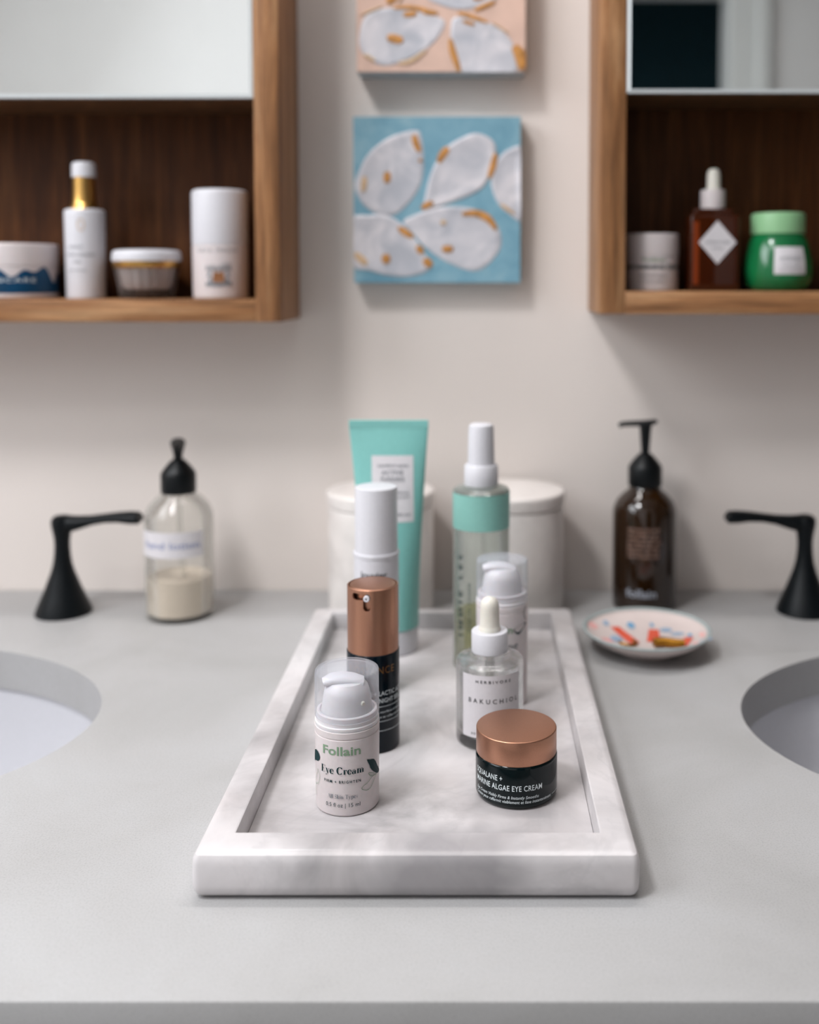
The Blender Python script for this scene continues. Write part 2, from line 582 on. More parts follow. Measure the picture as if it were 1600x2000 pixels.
class Print:
    """collects flat 2-D faces, then maps them onto a surface"""
    def __init__(s):
        s.v = []
        s.f = []

    def poly(s, pts):
        b = len(s.v)
        s.v += [tuple(p) for p in pts]
        tri = tessellate_polygon([[Vector((p[0], p[1], 0)) for p in pts]])
        for t in tri:
            s.f.append(tuple(b + i for i in t))

    def rect(s, x0, y0, x1, y1, nx=1):
        for i in range(nx):
            a, c = x0 + (x1 - x0) * i / nx, x0 + (x1 - x0) * (i + 1) / nx
            b = len(s.v)
            s.v += [(a, y0), (c, y0), (c, y1), (a, y1)]
            s.f.append((b, b + 1, b + 2, b + 3))

    def line(s, pts, w_, close=False):
        P = [Vector(p) for p in pts]
        if close:
            P.append(P[0])
        L, Rr = [], []
        for i, p in enumerate(P):
            t = (P[min(i + 1, len(P) - 1)] - P[max(i - 1, 0)])
            t = t.normalized() if t.length > 0 else Vector((1, 0))
            nn = Vector((-t.y, t.x))
            ww = w_[i] if isinstance(w_, (list, tuple)) else w_
            L.append(p + nn * ww / 2)
            Rr.append(p - nn * ww / 2)
        for i in range(len(P) - 1):
            b = len(s.v)
            s.v += [tuple(Rr[i]), tuple(Rr[i + 1]), tuple(L[i + 1]), tuple(L[i])]
            s.f.append((b, b + 1, b + 2, b + 3))

    def text(s, txt, x0, x1, base, cap, bold=0.0, spacing=1.0, shear=0.0, rot=False):
        """sans lettering fitted between x0 and x1 with the given capital height"""
        cu = bpy.data.curves.new('t', 'FONT')
        cu.body = txt
        cu.space_character = spacing
        cu.shear = shear
        cu.offset = bold
        cu.resolution_u = 3
        o = bpy.data.objects.new('t', cu)
        COL.objects.link(o)
        C.view_layer.update()
        me = bpy.data.meshes.new_from_object(o.evaluated_get(C.evaluated_depsgraph_get()))
        xs = [v.co.x for v in me.vertices]
        if xs:
            a, b_ = min(xs), max(xs)
            kx = (x1 - x0) / (b_ - a)
            ky = cap / 0.69
            b = len(s.v)
            for v in me.vertices:
                p = (x0 + (v.co.x - a) * kx, base + v.co.y * ky)
                s.v.append(p)
            s.f += [tuple(b + i for i in p.vertices) for p in me.polygons]
        bpy.data.objects.remove(o)
        bpy.data.curves.remove(cu)
        bpy.data.meshes.remove(me)

    def didone(s, txt, x0, x1, base, cap):
        G = {}
        def arc(cx, cy, rx, ry, a0, a1, n=12):
            return [(cx + rx * math.cos(R(a0 + (a1 - a0) * i / n)), cy + ry * math.sin(R(a0 + (a1 - a0) * i / n))) for i in range(n + 1)]
        H = 0.035
        sf = lambda x, y, l=0.13: ([(x - l, y), (x + l, y)], H)
        X = 0.64
        G['E'] = (0.72, [([(0.16, 0), (0.16, 1)], None), ([(0.0, 0.017), (0.64, 0.017)], H), ([(0, 0.983), (0.62, 0.983)], H), ([(0.2, 0.52), (0.45, 0.52)], H), ([(0.62, 0), (0.64, 0.26)], 0.05), ([(0.60, 1), (0.61, 0.77)], 0.05), ([(0.45, 0.64), (0.45, 0.40)], 0.04)])
        G['y'] = (0.62, [([(0.12, X), (0.32, 0.0)], 0.15), ([(0.52, X), (0.30, -0.08), (0.20, -0.24), (0.08, -0.25)], 0.045), (ell(0.09, -0.22, 0.065, 0.065), 'f'), sf(0.12, X), sf(0.50, X, 0.1)])
        G['e'] = (0.56, [(arc(0.28, 0.32, 0.20, 0.31, 55, 320, 18), None), ([(0.1, 0.34), (0.5, 0.34)], H), (arc(0.28, 0.34, 0.2, 0.29, 0, 60, 6), 0.11)])
        G['C'] = (0.82, [(arc(0.42, 0.5, 0.32, 0.49, 45, 315, 24), None), ([(0.68, 1.0), (0.68, 0.70)], 0.045), ([(0.66, 0.22), (0.70, 0.30)], 0.04), ([(0.64, 0.84), (0.68, 0.72)], 0.05)])
        G['r'] = (0.50, [([(0.16, 0), (0.16, X)], None), sf(0.16, 0.017), sf(0.1, X - 0.015, 0.08), ([(0.16, 0.42), (0.27, 0.6), (0.38, 0.63)], 0.045), (ell(0.39, 0.55, 0.075, 0.075), 'f')])
        G['a'] = (0.58, [([(0.38, 0.0), (0.38, 0.48)], None), (arc(0.26, 0.47, 0.13, 0.16, 0, 165, 8), 0.045), (ell(0.14, 0.47, 0.065, 0.065), 'f'), (arc(0.22, 0.17, 0.14, 0.16, 80, 290, 10), None), ([(0.22, 0.34), (0.38, 0.38)], H), ([(0.25, 0.02), (0.38, 0.12)], H), ([(0.38, 0.03), (0.52, 0.03)], H)])
        G['m'] = (1.02, [([(0.16, 0), (0.16, X)], None), ([(0.48, 0), (0.48, 0.5)], None), ([(0.80, 0), (0.80, 0.5)], None), (arc(0.34, 0.46, 0.15, 0.16, 150, 10, 6), 0.05), (arc(0.66, 0.46, 0.15, 0.16, 150, 10, 6), 0.05), sf(0.16, 0.017), sf(0.48, 0.017), sf(0.80, 0.017), sf(0.1, X - 0.015, 0.08)])
        G['n'] = (0.70, G['m'][1][:2] + [G['m'][1][3], sf(0.16, 0.017), sf(0.48, 0.017), sf(0.1, X - 0.015, 0.08)])
        G['A'] = (0.76, [([(0.08, 0), (0.36, 1)], 0.045), ([(0.36, 1), (0.62, 0)], 0.16), ([(0.18, 0.33), (0.5, 0.33)], H), sf(0.08, 0.017, 0.1), sf(0.62, 0.017)])
        G['l'] = (0.34, [([(0.16, 0), (0.16, 1)], None), sf(0.16, 0.017), sf(0.1, 0.985, 0.08)])
        G['S'] = (0.62, [(arc(0.3, 0.74, 0.2, 0.25, 20, 260, 12), 0.07), (arc(0.3, 0.26, 0.22, 0.25, 90, -160, 12), 0.09), ([(0.16, 0.6), (0.46, 0.38)], 0.16), ([(0.5, 1), (0.5, 0.72)], H), ([(0.07, 0.3), (0.07, 0)], H)])
        G['k'] = (0.66, [([(0.16, 0), (0.16, 1)], None), ([(0.16, 0.26), (0.48, X)], H), ([(0.28, 0.38), (0.52, 0)], 0.15), sf(0.16, 0.017), sf(0.54, 0.017, 0.1), sf(0.5, X, 0.1)])
        G['i'] = (0.34, [([(0.16, 0), (0.16, X)], None), sf(0.16, 0.017), sf(0.1, X - 0.015, 0.08), (ell(0.16, 0.85, 0.085, 0.085), 'f')])
        G['T'] = (0.76, [([(0.36, 0), (0.36, 1)], None), ([(0.04, 0.983), (0.68, 0.983)], H), ([(0.05, 1), (0.05, 0.76)], 0.045), ([(0.67, 1), (0.67, 0.76)], 0.045), sf(0.36, 0.017, 0.16)])
        G['p'] = (0.66, [([(0.16, -0.3), (0.16, X)], None), (arc(0.32, 0.32, 0.2, 0.31, -140, 140, 16), None), sf(0.16, -0.29), sf(0.1, X - 0.015, 0.08)])
        G['s'] = (0.48, [(arc(0.24, 0.47, 0.13, 0.15, 20, 260, 8), 0.05), (arc(0.24, 0.17, 0.15, 0.15, 90, -160, 8), 0.06), ([(0.15, 0.4), (0.34, 0.25)], 0.12), ([(0.38, X), (0.38, 0.46)], H), ([(0.07, 0.2), (0.07, 0)], H)])
        G[' '] = (0.34, [])
        tot = sum(G[c][0] for c in txt)
        kx = (x1 - x0) / tot
        x = 0.0
        for c in txt:
            adv, strokes = G[c]
            for pts, wd in strokes:
                q = [(x0 + (x + a) * kx, base + b * cap) for a, b in pts]
                if wd == 'f':
                    s.poly(q)
                elif wd is None:
                    ws = []
                    for i in range(len(pts)):
                        a, b = pts[max(i - 1, 0)], pts[min(i + 1, len(pts) - 1)]
                        d = Vector((b[0] - a[0], b[1] - a[1])).normalized()
                        ws.append((0.055 + 0.145 * abs(d.y) ** 1.4) * cap)
                    s.line(q, ws)
                else:
                    s.line(q, wd * cap)
            x += adv

    def build(s, name, m, parent, fn, label=None, subdiv=0):
        bm = bmesh.new()
        vs = [bm.verts.new((v[0], v[1], 0)) for v in s.v]
        for f in s.f:
            try:
                bm.faces.new([vs[i] for i in f])
            except ValueError:
                pass
        if subdiv:
            for _ in range(subdiv):
                bmesh.ops.triangulate(bm, faces=bm.faces)
                bmesh.ops.subdivide_edges(bm, edges=bm.edges, cuts=1)
        for v in bm.verts:
            v.co = Vector(fn(v.co.x, v.co.y))
        bm.normal_update()
        # faces all look outward: compare with the local outward direction
        return obj(name, bm, m, parent, smooth=0, label=label)


def oncyl(r):
    """(arc length in m from the front, to the right; height) -> point on a cylinder"""
    return lambda u, v: (r * math.sin(u / r), -r * math.cos(u / r), v)


def deg(r, a):
    return r * R(a)


def cylprism(outline, r0, r1):
    """closed solid: an outline in (arc, z) swept radially from r0 to r1, for cutters"""
    bm = bmesh.new()
    rm = (r0 + r1) / 2
    A, B = [], []
    for u, v in outline:
        th = u / rm
        A.append(bm.verts.new((r0 * math.sin(th), -r0 * math.cos(th), v)))
        B.append(bm.verts.new((r1 * math.sin(th), -r1 * math.cos(th), v)))
    n = len(outline)
    for i in range(n):
        j = (i + 1) % n
        bm.faces.new((A[i], A[j], B[j], B[i]))
    bm.faces.new(A)
    bm.faces.new(B)
    bmesh.ops.recalc_face_normals(bm, faces=bm.faces)
    bmesh.ops.triangulate(bm, faces=bm.faces)
    return bm


def panel(name, m, parent, r, a0, a1, z0, z1, topfn=None, label=None, n=24, nz=1):
    """a label wrapped on a cylinder between two angles (degrees)"""
    bm = bmesh.new()
    rows = []
    for i in range(n + 1):
        a = R(a0 + (a1 - a0) * i / n)
        zt = topfn(i / n) if topfn else z1
        rows.append([bm.verts.new((r * math.sin(a), -r * math.cos(a), z0 + (zt - z0) * k / nz)) for k in range(nz + 1)])
    for p, q in zip(rows, rows[1:]):
        for k in range(nz):
            bm.faces.new((p[k], q[k], q[k + 1], p[k + 1]))
    return obj(name, bm, m, parent, label=label)


# ================================================================ THE ROOM
WY = 0.955           # wall behind the counter
XL, XR, YF = -1.45, 1.25, -1.10
ZF, ZC = -0.87, 1.55


def struct(name, bm, m, parent=None, smooth=0):
    o = obj(name, bm, m, parent, smooth=smooth)
    if not parent:
        o['kind'] = 'structure'
    return o


struct('wall_back', box(XL - 0.1, XR + 0.1, WY, WY + 0.1, ZF, ZC), M['wall'])
struct('wall_left', box(XL - 0.1, XL, YF, WY, ZF, ZC), M['wall2'])
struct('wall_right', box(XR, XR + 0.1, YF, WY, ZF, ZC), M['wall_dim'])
struct('floor', box(XL - 0.1, XR + 0.1, YF - 1.2, WY + 0.1, ZF - 0.1, ZF), M['floor'])
struct('ceiling', box(XL - 0.1, XR + 0.1, YF - 1.2, WY + 0.1, ZC, ZC + 0.1), M['ceiling'])
# the wall facing the mirrors, with an open doorway to an unlit room
DX0, DX1, DZ = 0.00, 0.70, 1.10
bm = bmesh.new()
box(XL - 0.1, DX0, YF - 0.1, YF, ZF, ZC, bm=bm)
box(DX1, XR + 0.1, YF - 0.1, YF, ZF, ZC, bm=bm)
box(DX0, DX1, YF - 0.1, YF, DZ, ZC, bm=bm)
struct('wall_front', bm, M['wall2'])
bm = bmesh.new()
box(DX1 - 0.02, DX1 + 0.05, YF - 0.1, YF + 0.015, ZF, DZ + 0.07, 0.003, 1, bm=bm)
box(DX1 + 0.05, DX1 + 0.09, YF, YF + 0.022, ZF, DZ + 0.11, 0.004, 1, bm=bm)
box(DX0 - 0.09, DX0 + 0.02, YF - 0.1, YF + 0.018, ZF, DZ + 0.07, 0.003, 1, bm=bm)
box(DX0 - 0.09, DX1 + 0.09, YF - 0.1, YF + 0.018, DZ - 0.02, DZ + 0.11, 0.003, 1, bm=bm)
struct('trim_1', bm, M['trim'])
bm = bmesh.new()
box(XL, XR, YF - 1.2, YF - 1.15, ZF, ZC, bm=bm)
box(DX0 - 0.35, DX0 - 0.3, YF - 1.15, YF - 0.1, ZF, ZC, bm=bm)
box(DX1 + 0.3, DX1 + 0.35, YF - 1.15, YF - 0.1, ZF, ZC, bm=bm)
struct('wall_hallway', bm, M['darkroom'])

# ================================================================ COUNTERTOP AND SINKS
SINKS = [(-0.470, 0.660, 0.215, 0.148), (0.388, 0.660, 0.212, 0.148)]
bm = box(XL + 0.001, XR - 0.001, 0.399, WY - 0.001, -0.030, 0.0, 0.0015, 2)
top = obj('countertop', bm, M['quartz'])
cut = []
for cx, cy, a, b in SINKS:
    bm = bmesh.new()
    bmesh.ops.create_cone(bm, segments=96, radius1=1, radius2=1, depth=0.2, cap_ends=True)
    for v in bm.verts:
        v.co = Vector((cx + v.co.x * a, cy + v.co.y * b, v.co.z))
    cut.append(obj('cut', bm, M['quartz']))
boolean(top, cut)
tag(top, 'pale grey speckled stone countertop running under the tray, with two oval sink cutouts', 'countertop')
for i, (cx, cy, a, b) in enumerate(SINKS):
    s_ = thing('sink', ['white oval undermount sink at the left edge, beside the clear soap bottle',
                        'white oval undermount sink at the right edge, in front of the painted dish'][i], 'sink', (cx, cy, -0.0305), 0, 'undermount sinks')
    # bowl of a little larger opening than the cutout
    prof = [(1.10, 0.0), (1.10, -0.006), (1.05, -0.012), (1.02, -0.05), (0.94, -0.10), (0.75, -0.135), (0.4, -0.150), (0.12, -0.153),
            (0.12, -0.146), (0.4, -0.143), (0.73, -0.128), (0.90, -0.096), (0.98, -0.05), (1.01, -0.012), (1.015, 0.0)]
    bm = lathe(prof, 96, closed=True)
    for v in bm.verts:
        v.co.x *= a
        v.co.y *= b
    obj('basin', bm, M['ceramic'], s_)
    bm = lathe([(0, -0.150), (0.012, -0.150), (0.024, -0.144), (0.026, -0.1425), (0.026, -0.155), (0, -0.155)], 48)
    obj('drain', bm, M['black'], s_)


# ================================================================ BLACK FAUCET HANDLES
def faucet_handle(x, y, side, label):
    t = thing('faucet_handle', label, 'faucet handle', (x, y, 0), 0, 'matte black faucet handles')
    prof = [(0, 0), (0.0234, 0), (0.0240, 0.0010), (0.0234, 0.0030), (0.0216, 0.008), (0.0186, 0.015), (0.0156, 0.022), (0.0126, 0.030), (0.0100, 0.037),
            (0.0081, 0.044), (0.0071, 0.051), (0.0066, 0.058), (0.0066, 0.063), (0.0071, 0.068), (0.0080, 0.073), (0.0089, 0.0775), (0.0091, 0.0810), (0.0084, 0.0840), (0.0058, 0.0862), (0, 0.0868)]
    obj('handle_base', lathe(prof, 64), M['black'], t)
    s = side
    path = [(-0.004 * s, 0, 0.0770), (0.004 * s, 0, 0.0790), (0.014 * s, 0, 0.0800), (0.026 * s, 0, 0.0822), (0.038 * s, -0.001, 0.0842), (0.050 * s, -0.001, 0.0851), (0.061 * s, -0.002, 0.0850), (0.068 * s, -0.002, 0.0848), (0.0695 * s, -0.002, 0.0855)]
    fl = [(0.0055, 0.0060), (0.0080, 0.0080), (0.0074, 0.0062), (0.0068, 0.0044), (0.0072, 0.0040), (0.0080, 0.0046), (0.0088, 0.0056), (0.0090, 0.0054), (0.0078, 0.0036)]
    obj('lever', tube(path, None, 20, flat=fl), M['black'], t)
    return t


faucet_handle(-0.3651, 0.887, 1, 'matte black faucet handle left of the clear soap bottle, lever pointing right')
faucet_handle(0.2871, 0.8898, -1, 'matte black faucet handle at the right edge, lever pointing left')


# ================================================================ MARBLE TRAY
TX0, TX1, TY0, TY1 = -0.1352, 0.0762, 0.4660, 0.8320
TH, TF, RW = 0.0250, 0.0100, 0.0180


def tray():
    t = thing('marble_tray', 'long white and grey marble tray on the countertop between the two sinks', 'tray', ((TX0 + TX1) / 2, (TY0 + TY1) / 2, 0))
    hx, hy = (TX1 - TX0) / 2, (TY1 - TY0) / 2
    # profile of the rim from the inner foot over the top to the underside: (inset from outer edge, height)
    prof = [(RW - 0.0004, TF - 0.003), (RW - 0.0004, TF + 0.0126), (RW - 0.0007, TF + 0.0136), (RW - 0.0016, TF + 0.0140), (0.0052, TH - 0.0025), (0.0032, TH - 0.0029), (0.0015, TH - 0.0038), (0.0004, TH - 0.0057), (0.0, TH - 0.0085),
            (0.0, 0.0072), (0.0005, 0.0042), (0.0018, 0.0020), (0.0036, 0.0007), (0.0060, 0.0002), (0.012, 0.0001)]
    CR = 0.0042       # small corner rounding
    bm = bmesh.new()
    rings = []
    for inset, z in prof:
        x, y = hx - inset, hy - inset
        c = max(0.0, CR - inset * 0.9)
        ring = []
        for sx, sy, a0 in ((1, 1, 0), (-1, 1, 90), (-1, -1, 180), (1, -1, 270)):
            for k in range(5):
                a = R(a0 + 90 * k / 4)
                ring.append(bm.verts.new((sx * (x - c) + c * math.cos(a), sy * (y - c) + c * math.sin(a), z)))
        rings.append(ring)
    n = len(rings[0])
    for a, b in zip(rings, rings[1:]):
        for i in range(n):
            bm.faces.new((a[i], a[(i + 1) % n], b[(i + 1) % n], b[i]))
    bmesh.ops.remove_doubles(bm, verts=bm.verts, dist=1e-6)
    bmesh.ops.recalc_face_normals(bm, faces=bm.faces)
    bmesh.ops.reverse_faces(bm, faces=bm.faces) if bm.faces[0].normal.length and False else None
    obj('rim', bm, M['marble'], t, smooth=32)
    obj('tray_floor', box(-hx + RW - 0.0002, hx - RW + 0.0002, -hy + RW - 0.0002, hy - RW + 0.0002, 0.0002, TF), M['marble'], t, smooth=0)
    return t


tray()
T = TF


# ================================================================ EYE CREAM PUMP BOTTLES
def cream_bottle(x, y, kind, label, rotz=0):
    r = 0.0173
    hb = 0.0447 if kind == 1 else 0.0672       # top of the opaque body
    t = thing('pump_bottle', label, 'bottle', (x, y, T), rotz, 'white airless pump bottles with clear caps')
    prof = [(0, 0.0012), (0.013, 0.0012), (0.0145, 0)] + rc(r - 0.0004, 0.0, 0.0014, 'bo') + [(r - 0.0002, hb * 0.5), (r, hb - 0.0044), (r, hb - 0.0040), (r - 0.0003, hb - 0.0038), (r - 0.0003, hb - 0.0032), (r, hb - 0.0030), (r + 0.0001, hb), (r - 0.0005, hb + 0.0004), (0, hb + 0.0004)]
    obj('bottle_body', lathe(prof, 96), M['plastic'], t)
    z = hb + 0.0004
    obj('collar', lathe([(0, z - 0.0002), (r - 0.0004, z - 0.0002), (r - 0.0001, z + 0.0005), (r - 0.0001, z + 0.0018), (r - 0.0007, z + 0.0022), (r - 0.0007, z + 0.0040), (r - 0.0011, z + 0.0043), (r - 0.0011, z + 0.0066), (r - 0.0016, z + 0.0070), (r - 0.0026, z + 0.0070), (r - 0.0032, z + 0.0062), (0, z + 0.0062)], 96), M['plastic_pp'], t)
    # clear outer cap
    ct = 0.0733 if kind == 1 else 0.0962
    R1, R0 = r - 0.0001, r - 0.0009
    cz = z + 0.0044
    outer = [(R0, cz), (R1, cz)] + rc(R1 - 0.0001, ct, 0.0010, 'to') + [(0, ct), (0, ct - 0.0008), (R0 - 0.0012, ct - 0.0008), (R0 - 0.0004, ct - 0.0012), (R0, ct - 0.002)]
    bm = lathe(outer, 96)
    rl = None
    cap = obj('clear_cap', bm, M['cap_clear'], t, label='translucent clear cap')
    # pump head inside
    ph = thing_part = None
    b = z + 0.0062
    top_ = ct - 0.0030
    k = (top_ - b) / 0.0185
    prof = [(0, b), (r - 0.0036, b), (r - 0.0040, b + 0.0030 * k), (r - 0.0044, b + 0.0060 * k), (r - 0.0050, b + 0.0095 * k), (r - 0.0060, b + 0.0125 * k), (r - 0.0080, b + 0.0150 * k), (0.0045, b + 0.0162 * k), (0, b + 0.0165 * k)]
    ph = obj('pump_head', lathe(prof, 64), M['plastic_pp'], t)
    # thumb rest and beak that rises to the left
    path = [(0.0085, 0, b + 0.0135 * k), (0.003, 0, b + 0.0150 * k), (-0.003, -0.0005, b + 0.0163 * k), (-0.0085, -0.001, b + 0.0163 * k), (-0.0125, -0.0012, b + 0.0150 * k)]
    obj('spout', tube(path, None, 20, flat=[(0.0058, 0.0028), (0.0066, 0.0034), (0.0062, 0.0034), (0.0050, 0.0030), (0.0034, 0.0022)]), M['plastic_pp'], ph)
    if kind == 1:
        obj('nozzle_plug', lathe([(0, -0.001), (0.0013, -0.001), (0.0015, 0.0005), (0.001, 0.0012), (0, 0.0014)], 20), M['rubber'], ph, (0.0080, -0.0094, b + 0.0060), (PI / 2, 0, R(36)))
    return t, r, hb


def arcx(px, r, cx=678.5, hw=63.5):
    return r * math.asin(max(-0.999, min(0.999, (px - cx) / hw)))


t, r, hb = cream_bottle(-0.0708, 0.5398, 1, 'short white pump bottle with clear cap, front left on the marble tray')
# heights follow the curved base line; decal coordinates were read off the label and unrolled
def eye_uv(px, py):
    th = math.asin(max(-0.995, min(0.995, (px - 678.5) / 63.5)))
    yy = 0.5398 - 0.0173 * math.cos(th)
    v = -(py - 656.8) / 2000
    Y = math.cos(PITCH) + v * math.sin(PITCH)
    Z = -math.sin(PITCH) + v * math.cos(PITCH)
    return (0.0173 * th, 0.29 + Z * yy / Y - T)


f = oncyl(r + 0.00012)
p = Print()
a0, a1 = arcx(632, r), arcx(704, r)
p.text('Follain', a0, a1, 0.0333, 0.0045, 0.018)
p.build('lettering', M['ink_sage'], t, f, 'sage green lettering')
p = Print()
p.didone('Eye Cream', arcx(628.5, r), arcx(711, r), 0.0232, 0.0038)
p.text('FIRM + BRIGHTEN', arcx(634, r), arcx(704, r), 0.0184, 0.0014, 0.02, 1.35)
p.text('0.5 fl oz | 15 ml', arcx(637, r), arcx(702.5, r), 0.0056, 0.0021, 0.0, 1.05)
p.build('lettering', M['ink_pine'], t, f, 'dark teal lettering')
p = Print()
p.didone('All Skin Types', arcx(640.5, r), arcx(698.5, r), 0.0101, 0.0022)
p.build('lettering', M['ink_grey'], t, f, 'grey serif lettering')


def q(pts):
    return [eye_uv(600 + a / 10, 1440 + b / 10) for a, b in pts]


p = Print()
p.poly(smoothpoly(q([(1160, 460), (1225, 462), (1290, 450), (1335, 500), (1362, 570), (1400, 655), (1392, 700), (1360, 730), (1310, 708), (1262, 672), (1225, 620), (1205, 560)]), 2))
p.build('leaf_print', M['ink_pine'], t, f, 'dark teal printed leaf', subdiv=1)
p = Print()
p.poly(q([(160, 190), (185, 195), (215, 230), (240, 285), (258, 350), (250, 400), (220, 425), (190, 410), (165, 395), (152, 420), (150, 300)]))
p.build('leaf_print', M['ink_pine'], t, f, 'dark teal printed leaf', subdiv=1)
p = Print()
p.line(smoothline(q([(1350, 735), (1270, 770), (1190, 738), (1215, 722), (1300, 728)])), 0.00022)
p.line(smoothline(q([(1190, 738), (1225, 780), (1262, 790)])), 0.00022)
p.line(smoothline(q([(1345, 740), (1260, 800), (1160, 920), (1095, 965), (1058, 1020), (1100, 1050), (1165, 1052), (1230, 1005), (1290, 880), (1330, 780), (1345, 740)])), 0.00026)
p.build('leaf_outline', M['ink_sage'], t, f, 'sage green line drawing')
p = Print()
p.line(smoothline(q([(212, 570), (235, 650), (248, 740), (225, 840), (195, 862), (168, 820), (175, 740), (205, 640), (212, 570)])), 0.00020)
p.line(smoothline(q([(172, 860), (176, 960), (180, 1080)])), 0.00028)
p.build('leaf_outline', M['ink_sage'], t, f, 'sage green line drawing')

t2, r2, hb2 = cream_bottle(0.0157, 0.6752, 2, 'taller white pump bottle with clear cap, behind the dropper bottle')
f2 = oncyl(r2 + 0.00012)
p = Print()
p.text('Follain', deg(r2, -42), deg(r2, 24), 0.0508, 0.0045, 0.018)
p.build('lettering', M['ink_sage'], t2, f2, 'sage green lettering')
p = Print()
p.didone('Creme', deg(r2, -30), deg(r2, 38), 0.0405, 0.0042)
for sx, sy in ((0, 0),):
    p.poly(smoothpoly([(deg(r2, 26), 0.0530), (deg(r2, 40), 0.0545), (deg(r2, 62), 0.0560), (deg(r2, 66), 0.0545), (deg(r2, 52), 0.0520), (deg(r2, 42), 0.0495), (deg(r2, 33), 0.0500)], 3))
p.line(smoothline([(deg(r2, 66), 0.0665), (deg(r2, 58), 0.0640), (deg(r2, 57), 0.0610), (deg(r2, 66), 0.0570)]), 0.0006)
p.build('lettering', M['ink_pine'], t2, f2, 'dark teal lettering and leaf')

# ================================================================ COPPER-LIDDED EYE CREAM JAR
t = thing('cream_jar', 'squat dark green glass jar with a copper lid at the front right of the tray', 'jar', (0.0208, 0.5516, T))
r = 0.0225
prof = [(0, 0.0010), (0.017, 0.0010), (0.019, 0)] + rc(r, 0, 0.0032, 'bo', 6) + rc(r, 0.0238, 0.0018, 'to', 5) + [(0.0205, 0.0240), (0, 0.0240)]
obj('jar_body', lathe(prof, 128), M['dark_glass'], t)
prof = [(0.0205, 0.0226), (0.0221, 0.0226), (0.0221, 0.0228)] + rc(0.0221, 0.0370, 0.0006, 'to', 4) + [(0.0, 0.0370), (0, 0.0358), (0.0205, 0.0358)]
obj('lid', lathe([(0.0205, 0.0236), (0.0219, 0.0234), (0.0221, 0.0238)] + rc(0.0221, 0.0368, 0.0006, 'to', 4) + [(0, 0.0368)], 128), M['copper'], t, label='satin copper lid')
f = oncyl(r + 0.00012)


def ja(px):
    return r * math.asin(max(-0.999, min(0.999, (px - 1008.5) / 79.5)))


p = Print()
p.text('SQUALANE +', ja(934.5), ja(982), 0.0154, 0.0029, 0.008, 1.06)
p.text('MARINE ALGAE EYE CREAM', ja(934.5), ja(1057), 0.0107, 0.0029, 0.008, 1.06)
p.text('Eye Cream Visibly Firms & Instantly Smooths', ja(935), ja(1051), 0.0064, 0.0016, 0.004, 1.02, 0.25)
p.text('Crème yeux raffermit visiblement et lisse instantanément', ja(935), ja(1074), 0.0040, 0.0016, 0.004, 1.02, 0.25)
p.line([(ja(1076) + 0.0012 * i, 0.0047) for i in range(9)], 0.00022)
p.build('lettering', M['ink_white'], t, f, 'white lettering')

# ================================================================ COPPER AND NAVY SERUM PUMP
t = thing('serum_pump_bottle', 'slim navy bottle with a tall copper pump top, behind the white pump bottle', 'bottle', (-0.0640, 0.6101, T))
r = 0.0159
prof = [(0, 0.0008), (0.012, 0.0008), (0.013, 0)] + rc(r, 0, 0.0016, 'bo') + rc(r, 0.0592, 0.0006, 'to') + [(0, 0.0592)]
obj('bottle_body', lathe(prof, 96), M['navy'], t)
ro, ri = 0.0154, 0.0144
cz0, cz1 = 0.0590, 0.0985
cap = obj('pump_sleeve', lathe([(ri, cz0), (ro, cz0)] + rc(ro, cz1, 0.0004, 'to') + [(ri, cz1)], 128, closed=True), M['copper'], t, label='satin copper sleeve')


def capsule(u0, v0, u1, v1, rad, n=10):
    d = Vector((u1 - u0, v1 - v0))
    a = math.atan2(d.y, d.x)
    o = []
    for i in range(n + 1):
        b = a - PI / 2 - PI * i / n
        o.append((u0 + rad * math.cos(b), v0 + rad * math.sin(b)))
    m_ = 8
    st = Vector(o[-1])
    en = Vector((u1 + rad * math.cos(a + PI / 2), v1 + rad * math.sin(a + PI / 2)))
    for i in range(1, m_):
        o.append(tuple(st.lerp(en, i / m_)))
    for i in range(n + 1):
        b = a + PI / 2 - PI * i / n
        o.append((u1 + rad * math.cos(b), v1 + rad * math.sin(b)))
    st = Vector(o[-1])
    en = Vector(o[0])
    for i in range(1, m_):
        o.append(tuple(st.lerp(en, i / m_)))
    return o


un = deg(0.0150, -13.6)
c1 = obj('cut', cylprism(capsule(un, 0.0882, un, 0.0944, 0.00215), 0.0120, 0.0180), M['copper'], smooth=0)
c2 = obj('cut', cylprism(capsule(deg(0.0150, -44), 0.0944, un, 0.0944, 0.00195), 0.0122, 0.0178), M['copper'], smooth=0)
for c in (c1, c2):
    c.parent = t
boolean(cap, [c1, c2])
obj('pump_core', lathe([(0, 0.0592), (0.0124, 0.0592), (0.0124, 0.0970), (0.0136, 0.0970)] + rc(0.0139, 0.0986, 0.0004, 'to') + [(0, 0.0988)], 96), M['copper'], t)
a = R(-13.6)
bm = lathe([(0, 0), (0.0019, 0), (0.0019, 0.0042), (0.0016, 0.0046), (0.0006, 0.0046), (0.0005, 0.0036), (0, 0.0036)], 32)
obj('nozzle', bm, M['plastic_cool'], t, (0.0120 * math.sin(a), -0.0120 * math.cos(a), 0.0938), (PI / 2, 0, a), label='small white nozzle in a slot')
f = oncyl(r + 0.0001)
p = Print()
p.text('BIOSSANCE', deg(r, -62), deg(r, 50), 0.0484, 0.0042, 0.0, 1.15)
p.build('lettering', M['ink_copper'], t, f, 'copper lettering')
p = Print()
p.text('SQUALANE + LACTIC ACID', deg(r, -64), deg(r, 84), 0.0352, 0.0026, 0.006)
p.text('RESURFACING NIGHT SERUM', deg(r, -64), deg(r, 84), 0.0308, 0.0026, 0.006)
p.text('Overnight serum visibly resurfaces & firms skin', deg(r, -64), deg(r, 84), 0.0247, 0.0013, 0.0)
